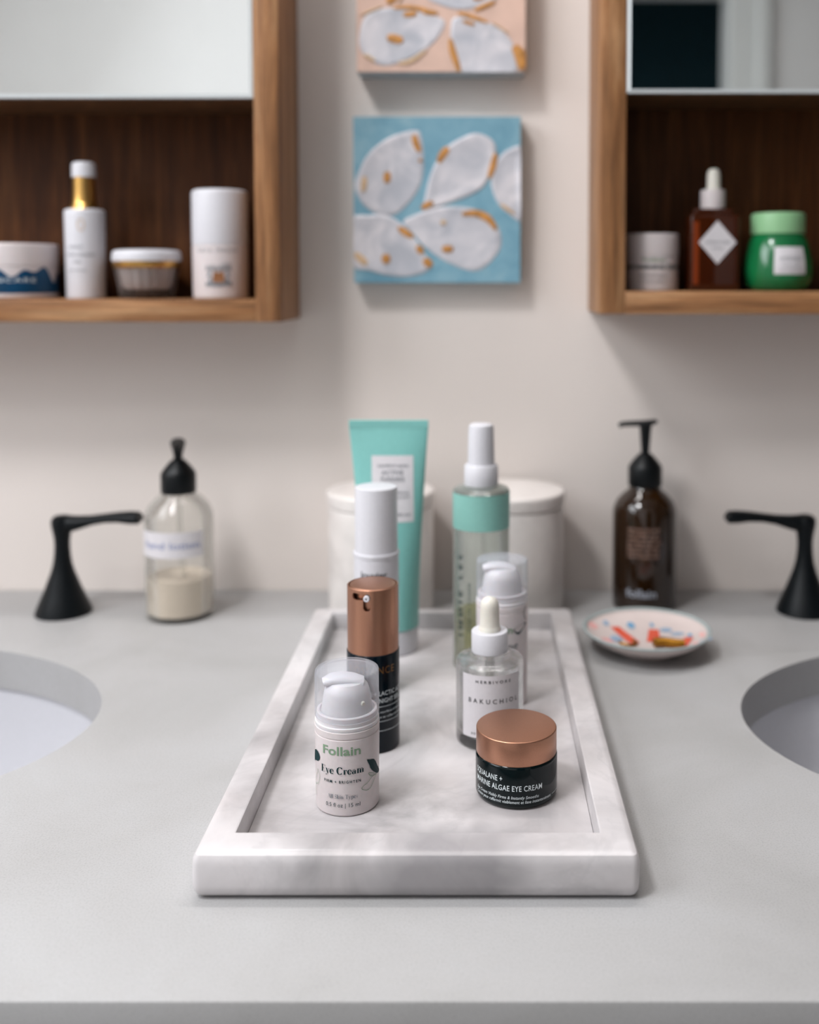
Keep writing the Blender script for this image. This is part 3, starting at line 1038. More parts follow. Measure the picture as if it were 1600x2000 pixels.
p.text('Serum de nuit, resurface et raffermit la peau', deg(r, -64), deg(r, 84), 0.0217, 0.0013, 0.0)
for z in (0.0285, 0.0196, 0.0139):
    p.line([(deg(r, -88 + 176 * i / 32), z) for i in range(33)], 0.00026)
p.build('lettering', M['ink_white'], t, f, 'white lettering and rules')

# ================================================================ CLEAR DROPPER BOTTLE
t = thing('dropper_bottle', 'clear glass dropper bottle with white collar and square paper label, behind the copper-lidded jar', 'bottle', (0.0068, 0.6170, T))
r = 0.0207
outer = [(0, 0)] + [(0.0185, 0)] + rc(r, 0.0, 0.0022, 'bo') + [(r, 0.0485)] + [(r - 0.0003, 0.0500), (r - 0.0016, 0.0514), (r - 0.005, 0.0526), (0.0125, 0.0532), (0.0104, 0.0545), (0.0100, 0.0560), (0.0100, 0.064)]
inner = [(0.0082, 0.064), (0.0082, 0.0555), (0.0100, 0.0518), (0.0150, 0.0502), (r - 0.0026, 0.0482), (r - 0.0021, 0.0465), (r - 0.0021, 0.0085), (r - 0.004, 0.0062), (0, 0.0058)]
obj('glass_body', lathe(outer + inner, 96), M['glass'], t, label='clear thick-bottomed glass')
rq = r - 0.0021 + 0.00015
obj('serum', lathe([(0, 0.0057), (r - 0.0042, 0.0061), (rq, 0.0086), (rq, 0.0425), (0, 0.0425)], 96), M['liquid'], t)
obj('pipette', lathe([(0, 0.012), (0.0014, 0.013), (0.0030, 0.018), (0.0030, 0.056), (0.0022, 0.056), (0.0022, 0.019), (0, 0.014)], 32), M['bottle_clear'], t)
obj('collar', lathe([(0.0086, 0.0548), (0.0108, 0.0548), (0.0112, 0.0552), (0.0112, 0.0670), (0.0108, 0.0676), (0.0068, 0.0676), (0.0064, 0.0672), (0, 0.0672)], 72), M['plastic_cool'], t, label='white plastic collar')
obj('bulb', lathe([(0, 0.0668), (0.0068, 0.0668), (0.0068, 0.0690), (0.0064, 0.0698), (0.0060, 0.0712), (0.0058, 0.0800), (0.0057, 0.0830), (0.0050, 0.0856), (0.0036, 0.0873), (0.0018, 0.0881), (0, 0.0883)], 48), M['rubber'], t, label='off-white rubber bulb')
panel('paper_label', M['paper'], t, r + 0.00015, -50, 57, 0.0085, 0.0466)
f = oncyl(r + 0.0003)
p = Print()
ca = lambda px: r * math.asin((px - 956.5) / 65.5)
p.text('HERBIVORE', ca(930), ca(996), 0.0421, 0.0017, 0.012, 1.6)
p.text('BAKUCHIOL', ca(917), ca(1008), 0.0299, 0.0027, 0.004, 1.7)
p.text('SERUM', ca(938), ca(976), 0.0165, 0.0012, 0.0, 1.3)
p.text('30 ML e 1 FL OZ', ca(921), ca(996), 0.0105, 0.0012, 0.0, 1.2)
p.build('lettering', M['ink_black'], t, f, 'black spaced lettering')

# ================================================================ WHITE PUMP BOTTLE BEHIND
t = thing('capped_pump_bottle', 'tall slim all-white capped bottle standing behind the copper-topped serum', 'bottle', (-0.0704, 0.6961, T))
r = 0.0154
obj('bottle_body', lathe([(0, 0), (0.0140, 0)] + rc(r, 0.0, 0.0012, 'bo') + [(r, 0.0930), (r + 0.0004, 0.0934), (r + 0.0005, 0.0955), (r, 0.0962), (0, 0.0964)], 96), M['plastic_cool'], t)
obj('cap', lathe([(0.0120, 0.0958), (0.0147, 0.0958), (0.0147, 0.0970)] + rc(0.0145, 0.1405, 0.0006, 'to') + [(0, 0.1406)], 96), M['plastic_cool'], t)
p = Print()
p.text('louvier', deg(r, -42), deg(r, 28), 0.0808, 0.0040, 0.02)
p.build('lettering', M['ink_black'], t, oncyl(r + 0.00012), 'black lettering')

# ================================================================ TEAL TUBE
t = thing('squeeze_tube', 'tall teal squeeze tube standing on its white cap at the back left of the tray', 'tube', (-0.0662, 0.7720, T))
rt = 0.0205
bm = bmesh.new()
seg, rings = 64, []
ht0, ht1 = 0.0190, 0.1700
N = 26
tubepos = {}


def tube_section(k):
    """half width and half depth at k = 0 (cap) .. 1 (seal)"""
    e = k ** 1.25
    return rt + (0.0300 - rt) * (k ** 1.4), rt * (1 - e) + 0.0007 * e


for i in range(N + 1):
    k = i / N
    a, b = tube_section(k)
    z = ht0 + (ht1 - ht0) * k
    sh = -0.0020 * k
    rings.append([bm.verts.new((sh + a * math.sin(2 * PI * j / seg), -b * math.cos(2 * PI * j / seg), z)) for j in range(seg)])
for a, b in zip(rings, rings[1:]):
    for j in range(seg):
        bm.faces.new((a[j], a[(j + 1) % seg], b[(j + 1) % seg], b[j]))
bm.faces.new(rings[0][::-1])
bm.faces.new(rings[-1])
obj('tube_body', bm, M['teal'], t, smooth=60)
obj('crimped_seal', box(-0.0321, 0.0281, -0.0008, 0.0008, 0.1696, 0.1760, 0.0003, 1), M['teal'], t)
obj('cap', lathe([(0, 0), (0.0175, 0)] + rc(0.0196, 0, 0.0014, 'bo') + rc(0.0200, 0.0192, 0.0008, 'to') + [(0, 0.0192)], 72), M['plastic_cool'], t, label='white round cap')


def ontube(off):
    def fn(u, v):
        k = (v - ht0) / (ht1 - ht0)
        a, b = tube_section(k)
        x = max(-0.999, min(0.999, u / a))
        th = math.asin(x)
        return (u - 0.0020 * k, -b * math.cos(th) - off, v)
    return fn


p = Print()
bmz = 10
for i in range(8):
    for j in range(bmz):
        z0, z1 = 0.1000, 0.1495
        zz0, zz1 = z0 + (z1 - z0) * j / bmz, z0 + (z1 - z0) * (j + 1) / bmz
        xa, xb = -0.0130 + 0.0315 * i / 8, -0.0130 + 0.0315 * (i + 1) / 8
        p.rect(xa, zz0, xb, zz1)
p.build('paper_label', M['paper'], t, ontube(0.0002), 'white rectangular label')
p = Print()
for s_, x0, x1, z, c in (('comfort zone', -0.0085, 0.0145, 0.1410, 0.0026), ('ACTIVE', -0.0055, 0.0110, 0.1352, 0.0034), ('PURENESS', -0.0060, 0.0118, 0.1305, 0.0030), ('GEL', -0.001, 0.006, 0.1272, 0.0018), ('purifying', 0.0000, 0.0150, 0.1212, 0.0018), ('cleansing foam', -0.0030, 0.0155, 0.1180, 0.0018), ('face', 0.0010, 0.0060, 0.1115, 0.0018), ('200 ml', 0.0040, 0.0155, 0.1048, 0.0020)):
    p.text(s_, x0, x1, z, c, 0.01)
p.build('lettering', M['ink_grey'], t, ontube(0.0004), 'grey lettering')

# ================================================================ SPRAY BOTTLE
t = thing('spray_bottle', 'clear mist spray bottle with a mint band, at the back right of the tray', 'bottle', (0.0019, 0.7391, T))
r = 0.0205
obj('bottle_body', lathe([(0, 0), (0.018, 0)] + rc(r, 0.0, 0.0020, 'bo') + [(r, 0.1290)] + rc(r, 0.1318, 0.0030, 'to') + [(0.0130, 0.1330), (0.0115, 0.1345), (0.0115, 0.136), (0.0105, 0.136), (0.0105, 0.1335), (0.0125, 0.1318), (r - 0.0035, 0.1305), (r - 0.0012, 0.1285), (r - 0.0012, 0.0025), (0, 0.0018)], 96), M['bottle_hazy'], t, label='hazy clear bottle')
obj('toner', lathe([(0, 0.0022), (r - 0.0015, 0.0026), (r - 0.0015, 0.0400), (0, 0.0400)], 64), thin_clear('toner_liquid', (236, 233, 176), 0.22, 0.05, 0.5, (200, 196, 96), 0.2, 0.3), t, label='yellow-green liquid in the bottom')
obj('mint_band', lathe([(r + 0.0002, 0.1030), (r + 0.0003, 0.1285)], 96), M['mint'], t, label='mint green band')
obj('dip_tube', tube([(0.0, 0, 0.13), (0.002, 0, 0.08), (0.008, 0.002, 0.01)], [0.0016] * 3, 12), M['bottle_clear'], t)
obj('spray_collar', lathe([(0, 0.1330), (0.0122, 0.1330), (0.0124, 0.1335), (0.0122, 0.1470), (0.0114, 0.1482), (0, 0.1484)], 72), M['plastic_cool'], t)
obj('spray_cap', lathe([(0, 0.1480), (0.0098, 0.1480), (0.0096, 0.1560), (0.0092, 0.1740), (0.0086, 0.1768), (0.0070, 0.1778), (0, 0.1780)], 72), M['plastic_cool'], t)
p = Print()
# vertical lettering that reads upwards on the left of the front
p.text('INDIE LEE', 0.026, 0.0855, 0.0, 0.0034, 0.02, 1.7)
pv = [(deg(r, -47) + 0.0017 - b * 1.0, a) for a, b in p.v]
p.v = pv
q2 = Print()
q2.text('CoQ-10 TONER', 0.030, 0.066, 0.0, 0.0018, 0.01, 1.2)
q2.v = [(deg(r, -22) - b, a) for a, b in q2.v]
n0 = len(p.v)
p.v += q2.v
p.f += [tuple(i + n0 for i in f_) for f_ in q2.f]
p.build('lettering', M['ink_pine'], t, oncyl(r + 0.0002), 'green vertical lettering')


# ================================================================ MARBLE CANISTERS
def canister(x, label):
    t = thing('marble_canister', label, 'canister', (x, 0.9010, 0), 0, 'lidded marble canisters')
    r = 0.0465
    obj('canister_body', lathe([(0, 0), (0.043, 0)] + rc(r, 0, 0.002, 'bo') + rc(r, 0.0945, 0.0025, 'to') + [(0, 0.0945)], 96), M['marble_can'], t)
    obj('lid', lathe([(0.0400, 0.0945), (0.0470, 0.0952)] + rc(0.0480, 0.1075, 0.0030, 'to', 5) + [(0.030, 0.1078), (0, 0.1080)], 96), M['marble_can'], t)


canister(-0.0869, 'lidded white marble canister against the wall, behind the teal tube')
canister(0.0288, 'lidded white marble canister against the wall, behind the mint-banded spray bottle')


# ================================================================ SOAP BOTTLES ON THE COUNTER
def boston(r, hn, hs):
    return [(0, 0), (r * 0.86, 0)] + rc(r, 0.0, 0.003, 'bo') + [(r, hs)] + [(r - 0.0008, hs + 0.005), (r - 0.0035, hs + 0.0110), (r - 0.0085, hs + 0.0165), (r - 0.0130, hs + 0.0200), (0.0130, hs + 0.0235), (0.0125, hn)]


def pump(t, z, m, yaw, tall, reach):
    """screw collar, stem and spout; z is the base of the collar"""
    prof = [(0, z), (0.0146, z), (0.0150, z + 0.0010), (0.0150, z + 0.0160), (0.0140, z + 0.0185), (0.0110, z + 0.0225), (0.0075, z + 0.0265), (0.0055, z + 0.0285), (0.0040, z + 0.0290), (0, z + 0.0290)]
    obj('pump_collar', lathe(prof, 64), m, t)
    h = z + 0.029 + tall
    st = obj('pump_stem', lathe([(0, z + 0.027), (0.0036, z + 0.027), (0.0040, z + 0.034), (0.0052, h - 0.006), (0.0062, h - 0.002), (0, h)], 40), m, t)
    c, s = math.cos(yaw), math.sin(yaw)
    pt = lambda d, zz: (d * c, d * s, zz)
    path = [pt(-0.0105, h + 0.0008), pt(-0.0080, h + 0.0002), pt(0.0, h - 0.0012), pt(reach * 0.5, h - 0.0018), pt(reach * 0.85, h - 0.0024), pt(reach, h - 0.0040)]
    obj('pump_spout', tube(path, None, 18, flat=[(0.0030, 0.0014), (0.0056, 0.0022), (0.0066, 0.0028), (0.0044, 0.0026), (0.0032, 0.0024), (0.0024, 0.0022)]), m, t)


t = thing('soap_bottle', 'dark amber glass soap bottle with a black pump, behind the painted dish', 'bottle', (0.1489, 0.9080, 0), 0, 'pump soap bottles on the counter')
r = 0.0284
pr = boston(r, 0.114, 0.0850)
obj('glass_body', lathe(pr + [(0, 0.114)], 96), M['amber'], t, label='dark amber glass')
pump(t, 0.1090, M['black_plastic'], PI, 0.028, 0.0235)
p = Print()
lines = ['HAND SOAP WITH ALOE', 'AND ROSEMARY OIL TO', 'CLEANSE AND SOFTEN', 'DRY HANDS EVERY DAY', 'MADE WITH ORGANIC', 'ESSENTIAL OILS AND', 'PLANT EXTRACTS FOR']
for i, s_ in enumerate(lines):
    p.text(s_, deg(r, -31), deg(r, 27 if i != 3 else 31), 0.0738 - 0.0040 * i, 0.0024, 0.01)
p.build('lettering', M['ink_rose'], t, oncyl(r + 0.0002), 'pinkish block of small print')
p = Print()
p.text('follain', deg(r, -33), deg(r, 22), 0.0150, 0.0072, 0.02)
p.build('lettering', M['ink_grey_light'], t, oncyl(r + 0.0002), 'pale brand lettering')

t = thing('soap_bottle', 'clear glass soap bottle with black pump and cream-coloured remains, beside the left faucet handle', 'bottle', (-0.2610, 0.8823, 0), 0, 'pump soap bottles on the counter')
r = 0.0292
pr = boston(r, 0.112, 0.0860)
inn = [(0.0110, 0.112), (0.0112, 0.1090), (0.0140, 0.1040), (r - 0.0050, 0.0935), (r - 0.0015, 0.086), (r - 0.0015, 0.005), (r - 0.004, 0.003), (0, 0.003)]
obj('glass_body', lathe(pr + inn, 96), M['bottle_clear'], t, label='clear glass')
obj('lotion', lathe([(0, 0.0032), (r - 0.0045, 0.0032), (r - 0.0019, 0.0055), (r - 0.0019, 0.0350), (r - 0.006, 0.0340), (0, 0.0335)], 72), M['cream'], t, label='cream-coloured lotion in the bottom')
pump(t, 0.1080, M['black_plastic'], R(-92), 0.0150, 0.026)
obj('dip_tube', tube([(0.0, 0, 0.11), (0.001, 0, 0.06), (0.004, 0, 0.034)], [0.0022] * 3, 12), M['bottle_clear'], t)
panel('tape_label', M['paper'], t, r + 0.0003, -86, 42, 0.0570, 0.0790)
p = Print()
p.text('hand lotion', deg(r, -66), deg(r, 34), 0.0650, 0.0060, 0.0)
p.build('lettering', M['ink_blue'], t, oncyl(r + 0.0005), 'faint blue handwriting')

# ================================================================ PAINTED DISH AND THE GOLD PIECES ON IT
t = thing('trinket_dish', 'small round painted china dish right of the tray, in front of the amber bottle', 'dish', (0.1326, 0.7944, 0))
prof_in = [(0, 0.0112), (0.020, 0.0113), (0.030, 0.0120), (0.038, 0.0135), (0.0445, 0.0155), (0.0488, 0.0180)]
prof = [(0, 0.0030), (0.018, 0.0030), (0.020, 0.0), (0.0225, 0.0), (0.024, 0.0032), (0.033, 0.0058), (0.042, 0.0105), (0.0475, 0.0150), (0.0496, 0.0176), (0.0498, 0.0184), (0.0488, 0.0186)] + [(a, b) for a, b in reversed(prof_in)]
obj('china_body', lathe(prof, 128), M['plate'], t)
obj('rim_band', lathe([(0.0500, 0.0172), (0.0502, 0.0184), (0.0490, 0.0189), (0.0468, 0.0176)], 128), M['plate_rim'], t, label='grey-blue rim band')


def ondish(x, y):
    rr = math.hypot(x, y)
    z = prof_in[-1][1]
    for (r0, z0), (r1, z1) in zip(prof_in, prof_in[1:]):
        if r0 <= rr <= r1:
            z = z0 + (z1 - z0) * (rr - r0) / (r1 - r0)
            break
    return (x, y, z + 0.0003)


def dpx(px, py):
    """dish picture position (pixels of a crop) -> dish coordinates in metres"""
    return ((px - 757) / 630 * 0.0498, -(py - 365) / 238 * 0.0498)


def stroke(prn, pts, w0, w1=None):
    pp = smoothline([dpx(*a) for a in pts], 4)
    n = len(pp)
    w1 = w1 or w0
    prn.line(pp, [1.8 * w0 + 1.8 * (w1 - w0) * i / (n - 1) for i in range(n)])


for pts, w0, w1 in (([(470, 270), (530, 340), (610, 440)], 0.0042, 0.0050), ([(862, 290), (830, 360), (800, 430)], 0.0042, 0.0062), ([(1170, 395), (1100, 440), (1010, 510)], 0.0036, 0.0060)):
    p = Print()
    stroke(p, pts, w0, w1)
    p.build('coral_petal', M['red_paint'], t, ondish, 'coral painted petal', 1)
for nm, mt, lb, items in (
        ('pink_petal', 'pink_paint', 'pale pink painted petal', [(345, 430, .0050, .0060), (240, 300, .0040, .0060), (1180, 490, .0026, .0060), (1290, 400, .0022, .0050), (690, 540, .0070, .0040)]),
        ('blue_petal', 'blue_paint', 'pale blue painted petal', [(440, 400, .0050, .0080), (390, 250, .0026, .0050), (980, 300, .0050, .0050), (1075, 345, .0056, .0036), (990, 420, .0055, .0045), (1280, 480, .0050, .0040)]),
        ('blue_dot', 'sky_paint', 'sky blue painted dot', [(645, 250, .0032, .0066), (862, 245, .0016, .0040), (1185, 372, .0016, .0040)])):
    for a_, b_, rx, ry in items:
        p = Print()
        p.poly(ell(*dpx(a_, b_), rx, ry))
        p.build(nm, M[mt], t, ondish, lb, 1)

# slim open gold ring lying at the left, chunky gold pieces at the right
gx, gy = dpx(530, 480)
bm = bmesh.new()
path = [(0.0068 * math.cos(R(a)), 0.0060 * math.sin(R(a)), 0.0) for a in range(-165, 60, 15)]
tube(path, [0.0011] * len(path), 10, bm)
o = obj('gold_hoop', bm, M['gold_dark'], None, (0.1326 + gx, 0.7944 + gy + 0.004, 0.0140), (R(4), R(6), 0))
tag(o, 'thin open gold hoop lying in the left half of the painted dish', 'jewellery')
gx, gy = dpx(920, 490)
bm = bmesh.new()
path = [(0.0120 * math.cos(R(a)), 0.0052 * math.sin(R(a)), 0.0) for a in range(0, 360, 15)]
path.append(path[0])
tube([(-0.0120, -0.002, 0.0006), (-0.006, 0.0005, 0.0008), (0.0, -0.0005, 0.0006), (0.006, -0.002, 0.0004), (0.0115, -0.003, 0.0010)], [0.0026, 0.0034, 0.0036, 0.0034, 0.0028], 14, bm)
tube([(-0.0110, 0.0046, 0.0008), (-0.004, 0.0056, 0.0008), (0.003, 0.0046, 0.0006)], [0.0016, 0.0022, 0.0014], 12, bm)
o = obj('gold_clip', bm, M['gold_dark'], None, (0.1326 + gx, 0.7944 + gy, 0.0152))
tag(o, 'chunky gold clip lying in the right half of the painted dish', 'jewellery')


# ================================================================ MIRROR CABINETS
def cabinet(x0, x1, z0, inner_side, label):
    """open-bottomed wall cabinet; x0..x1 outer faces; z0 underside"""
    t = thing('mirror_cabinet', label, 'cabinet', ((x0 + x1) / 2, WY, z0), 0, 'wall-mounted oak mirror cabinets')
    hw = (x1 - x0) / 2
    d = -0.0950
    H = 0.72
    th, tb = 0.0210, 0.0190
    obj('side_panel', box(-hw, -hw + th, d, -0.0005, 0, H, 0.0008, 2), M['wood_v'], t)
    obj('side_panel', box(hw - th, hw, d, -0.0005, 0, H, 0.0008, 2), M['wood_v'], t)
    obj('bottom_panel', box(-hw + th, hw - th, d, -0.0005, 0, tb, 0.0008, 2), M['wood_h'], t)
    obj('top_panel', box(-hw + th, hw - th, d, -0.0005, H - tb, H, 0.0008, 2), M['wood_h'], t)
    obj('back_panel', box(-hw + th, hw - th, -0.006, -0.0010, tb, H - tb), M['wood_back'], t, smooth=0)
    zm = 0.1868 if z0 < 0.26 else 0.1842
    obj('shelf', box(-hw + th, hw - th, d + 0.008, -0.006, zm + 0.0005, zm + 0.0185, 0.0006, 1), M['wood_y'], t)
    md = obj('mirror_door', box(-hw + th + 0.0006, hw - th - 0.0006, d + 0.0010, d + 0.0070, zm, H - tb - 0.001), M['bevel'], t, smooth=0)
    # silvered face with a polished bevel all round
    a, b, c, e = -hw + th + 0.0006, hw - th - 0.0006, zm, H - tb - 0.001
    k = 0.0026
    bm = bmesh.new()
    vs = [bm.verts.new(v) for v in ((a + k, d, c + k), (b - k, d, c + k), (b - k, d, e - k), (a + k, d, e - k))]
    bm.faces.new(vs)
    obj('mirror_glass', bm, M['mirror'], md, smooth=0, label='silvered mirror')
    bm = bmesh.new()
    I = [bm.verts.new(v) for v in ((a + k, d, c + k), (b - k, d, c + k), (b - k, d, e - k), (a + k, d, e - k))]
    O = [bm.verts.new(v) for v in ((a, d + 0.0012, c), (b, d + 0.0012, c), (b, d + 0.0012, e), (a, d + 0.0012, e))]
    for i in range(4):
        j = (i + 1) % 4
        bm.faces.new((O[i], O[j], I[j], I[i]))
    obj('bevel_edge', bm, M['bevel'], md, smooth=0, label='bright polished bevel')
    return t


CL, CR_ = 0.2569, 0.2636
cabinet(-0.1663 - 0.62, -0.1663, CL, 1, 'oak wall cabinet with mirror at the upper left, blue-labelled tub on its shelf')
cabinet(0.1019, 0.1019 + 0.62, CR_, -1, 'oak wall cabinet with mirror at the upper right, green jar on its shelf')
SL, SR = CL + 0.0190, CR_ + 0.0190

# ---- left shelf
Y0 = 0.905
t = thing('lotion_tub', 'wide white tub with a wavy ocean-blue label, leftmost on the left cabinet shelf', 'tub', (-0.4133, Y0, SL))
r = 0.0400
obj('tub_body', lathe([(0, 0), (0.037, 0)] + rc(r, 0, 0.0025, 'bo') + [(r, 0.0280), (r - 0.0008, 0.0285), (0, 0.0285)], 96), M['plastic'], t)
obj('lid', lathe([(0.036, 0.0285), (0.0402, 0.0285), (0.0402, 0.0296)] + rc(0.0402, 0.0478, 0.0020, 'to') + [(0, 0.0480)], 96), M['plastic'], t)


def wave(k):
    a = k * 2 * PI
    return 0.0235 + 0.0024 * math.sin(3.1 * a + 1.0) + 0.0022 * math.sin(7.3 * a + 0.3) - 0.006 * math.exp(-((k - 0.80) / 0.035) ** 2)


panel('wave_label', M['blue'], t, r + 0.0002, -100, 100, 0.0050, 0.03, wave, 'ocean-blue label with a wavy top edge', 96)
p = Print()
p.text('SKINCARE', deg(r, -40), deg(r, 30), 0.0145, 0.0036, 0.0, 1.2)
p.build('lettering', M['ink_white'], t, oncyl(r + 0.0004), 'white lettering')

t = thing('gold_neck_bottle', 'slim white bottle with a gold neck and white pump cap, on the left cabinet shelf', 'bottle', (-0.3466, Y0, SL))
r = 0.0171
obj('bottle_body', lathe([(0, 0), (0.015, 0)] + rc(r - 0.0007, 0, 0.0012, 'bo') + [(r, 0.072)] + rc(r, 0.0782, 0.0024, 'to') + [(0, 0.0784)], 72), M['plastic_cool'], t)
obj('gold_collar', lathe([(0, 0.0780), (0.0135, 0.0780), (0.0132, 0.0792), (0.0112, 0.0815), (0.0102, 0.0850), (0.0098, 0.0920), (0.0095, 0.1062), (0, 0.1064)], 64), M['gold'], t, label='polished gold neck')
obj('cap', lathe([(0, 0.1060), (0.0100, 0.1060), (0.0101, 0.1070)] + rc(0.0100, 0.1195, 0.0030, 'to') + [(0, 0.1197)], 64), M['plastic_cool'], t)
p = Print()
p.text('BALANCING', deg(r, -50), deg(r, -8), 0.0440, 0.0022, 0.0, 1.1)
p.text('FACIAL CLEANSER', deg(r, -62), deg(r, 28), 0.0372, 0.0024, 0.0, 1.1)
p.text('OIL', deg(r, -35), deg(r, -12), 0.0310, 0.0024, 0.0, 1.1)
p.text('nourishing', deg(r, -56), deg(r, 0), 0.0240, 0.0020, 0.0, 1.1)
p.build('lettering', M['ink_grey'], t, oncyl(r + 0.0002), 'grey lettering')
p = Print()
p.line([(x_ - 0.0035, 0.0640 + z_) for x_, z_ in ell(0, 0, 0.0028, 0.0050, 20)], 0.0008, True)
p.build('gold_emblem', M['ochre_pale'], t, oncyl(r + 0.0002), 'faint gold oval emblem')

t = thing('fluted_jar', 'fluted clear glass jar with a white and gold lid, on the left cabinet shelf', 'jar', (-0.2925, Y0, SL))
bm = bmesh.new()
seg = 96
prof = [(0.0215, 0.0), (0.0228, 0.0015), (0.0236, 0.006), (0.0246, 0.014), (0.0262, 0.022), (0.0272, 0.0275)]
rings = []
for rr, z in prof:
    rings.append([bm.verts.new(((rr + 0.0006 * math.cos(24 * 2 * PI * i / seg)) * math.sin(2 * PI * i / seg), -(rr + 0.0006 * math.cos(24 * 2 * PI * i / seg)) * math.cos(2 * PI * i / seg), z)) for i in range(seg)])
for a, b in zip(rings, rings[1:]):
    for i in range(seg):
        bm.faces.new((a[i], a[(i + 1) % seg], b[(i + 1) % seg], b[i]))
bm.faces.new(rings[0][::-1])
obj('fluted_glass', bm, M['glass_jar'], t, label='fluted clear glass')
bm = bmesh.new()
rings = []
for rr, z in [(0.0150, 0.0080), (0.0185, 0.0090), (0.0205, 0.0130), (0.0222, 0.0200), (0.0235, 0.0268)]:
    rings.append([bm.verts.new(((rr + 0.0008 * math.cos(16 * 2 * PI * i / seg)) * math.sin(2 * PI * i / seg), -(rr + 0.0008 * math.cos(16 * 2 * PI * i / seg)) * math.cos(2 * PI * i / seg), z)) for i in range(seg)])
for a, b in zip(rings, rings[1:]):
    for i in range(seg):
        bm.faces.new((a[i], a[(i + 1) % seg], b[(i + 1) % seg], b[i]))
bm.faces.new(rings[0][::-1])
bm.faces.new(rings[-1])
obj('cream_insert', bm, M['plastic'], t, label='white ribbed insert')
obj('gold_band', lathe([(0, 0.0268), (0.0272, 0.0268), (0.0288, 0.0290), (0.0290, 0.0330), (0, 0.0332)], 96), M['gold'], t, label='gold band')
obj('lid', lathe([(0, 0.0328), (0.0292, 0.0328), (0.0295, 0.0345)] + rc(0.0292, 0.0425, 0.0036, 'to') + [(0.020, 0.0430), (0, 0.0436)], 96), M['plastic_cool'], t)

t = thing('deodorant_stick', 'white capped deodorant stick with a small bear emblem, rightmost on the left cabinet shelf', 'deodorant', (-0.2277, Y0, SL))
r = 0.0240
obj('stick_body', lathe([(0, 0), (0.022, 0)] + rc(r - 0.0004, 0, 0.0020, 'bo') + [(r, 0.0462), (r - 0.0006, 0.0468), (0, 0.0468)], 96), M['plastic'], t)
obj('cap', lathe([(0, 0.0470), (r - 0.0002, 0.0470), (r, 0.0478)] + rc(r, 0.0950, 0.0036, 'to', 5) + [(0, 0.0954)], 96), M['plastic_cool'], t)
f = oncyl(r + 0.0002)
p = Print()
p.text('URSA MAJOR', deg(r, -52), deg(r, 38), 0.0405, 0.0030, 0.0, 1.2)
p.build('lettering', M['ink_grey'], t, f, 'grey lettering')
p = Print()
u0 = -0.0018
random.seed(4)
for i in range(9):
    x = u0 - 0.0100 + 0.0025 * i
    h = 0.0035 + 0.0035 * random.random()
    p.poly([(x - 0.0010, 0.0245), (x + 0.0010, 0.0245), (x + 0.0003, 0.0250 + h), (x - 0.0003, 0.0250 + h)])
for i in range(9):
    x = u0 - 0.0100 + 0.0025 * i
    p.poly(ell(x, 0.0125 + 0.0012 * random.random(), 0.0014, 0.0022, 8))
for s_ in (-1, 1):
    for a_, b_, c_ in ((0.0070, 0.0170, 0.0014), (0.0088, 0.0200, 0.0012), (0.0074, 0.0222, 0.0013)):
        p.poly(ell(u0 + s_ * a_, b_, c_, c_ * 1.2, 8))
p.build('forest_emblem', M['ink_grey'], t, f, 'grey-green forest emblem')
p = Print()
p.poly(smoothpoly([(u0 - 0.0042, 0.0145), (u0 + 0.0042, 0.0145), (u0 + 0.0050, 0.0190), (u0 + 0.0040, 0.0225), (u0 + 0.0034, 0.0248), (u0 + 0.0018, 0.0232), (u0 - 0.0018, 0.0232), (u0 - 0.0034, 0.0248), (u0 - 0.0040, 0.0225), (u0 - 0.0050, 0.0190)], 2))
p.build('bear_emblem', M['ink_brown'], t, oncyl(r + 0.0004), 'brown bear-head emblem')

# ---- right shelf
t = thing('cream_tub', 'small round white tub with a dark teal line, leftmost on the right cabinet shelf', 'tub', (0.1527, Y0, SR))
r = 0.0232
obj('tub_body', lathe([(0, 0), (0.021, 0)] + rc(r - 0.0006, 0, 0.0016, 'bo') + [(r - 0.0002, 0.0300), (0, 0.0302)], 96), M['plastic'], t)
obj('lid', lathe([(0, 0.0304), (r, 0.0304), (r + 0.0001, 0.0316)] + rc(r, 0.0500, 0.0014, 'to') + [(0, 0.0504)], 96), M['plastic'], t)
f = oncyl(r + 0.0002)
p = Print()
p.text('Follain', deg(r, -20), deg(r, 30), 0.0255, 0.0028, 0.02)
p.build('lettering', M['ink_sage'], t, f, 'sage green lettering')
p = Print()
p.text('REPLENISHING CREAM', deg(r, -66), deg(r, 80), 0.0195, 0.0030, 0.03)
p.text('nourish and restore', deg(r, -30), deg(r, 34), 0.0128, 0.0018, 0.0)
p.text('1.7 fl oz | 50 ml', deg(r, -28), deg(r, 32), 0.0078, 0.0018, 0.0)
p.build('lettering', M['ink_pine'], t, f, 'dark teal lettering')

t = thing('oil_dropper_bottle', 'square amber oil dropper bottle with a white diamond label, middle of the right shelf', 'bottle', (0.2040, 0.900, SR))
hwid = 0.0213
obj('glass_body', box(-hwid, hwid, -0.0150, 0.0150, 0, 0.0660, 0.0020, 3), M['amber_oil'], t, label='reddish amber glass')
obj('edge_highlight', box(-hwid + 0.0022, -hwid + 0.0070, -0.0152, -0.0148, 0.006, 0.0600), M['amber_highlight'], t, label='orange highlight painted on the glass')
obj('shoulder', box(-hwid + 0.004, hwid - 0.004, -0.011, 0.011, 0.0655, 0.0715, 0.0018, 3), M['amber_oil'], t, label='amber glass shoulder')
obj('collar', lathe([(0, 0.0712), (0.0104, 0.0712), (0.0107, 0.0720), (0.0106, 0.0872), (0.0098, 0.0880), (0, 0.0882)], 64), M['plastic'], t, (0.0008, 0, 0))
obj('bulb', lathe([(0, 0.0878), (0.0062, 0.0878), (0.0059, 0.0900), (0.0057, 0.1010), (0.0050, 0.1046), (0.0030, 0.1064), (0, 0.1068)], 48), M['rubber'], t, (0.0013, 0, 0))
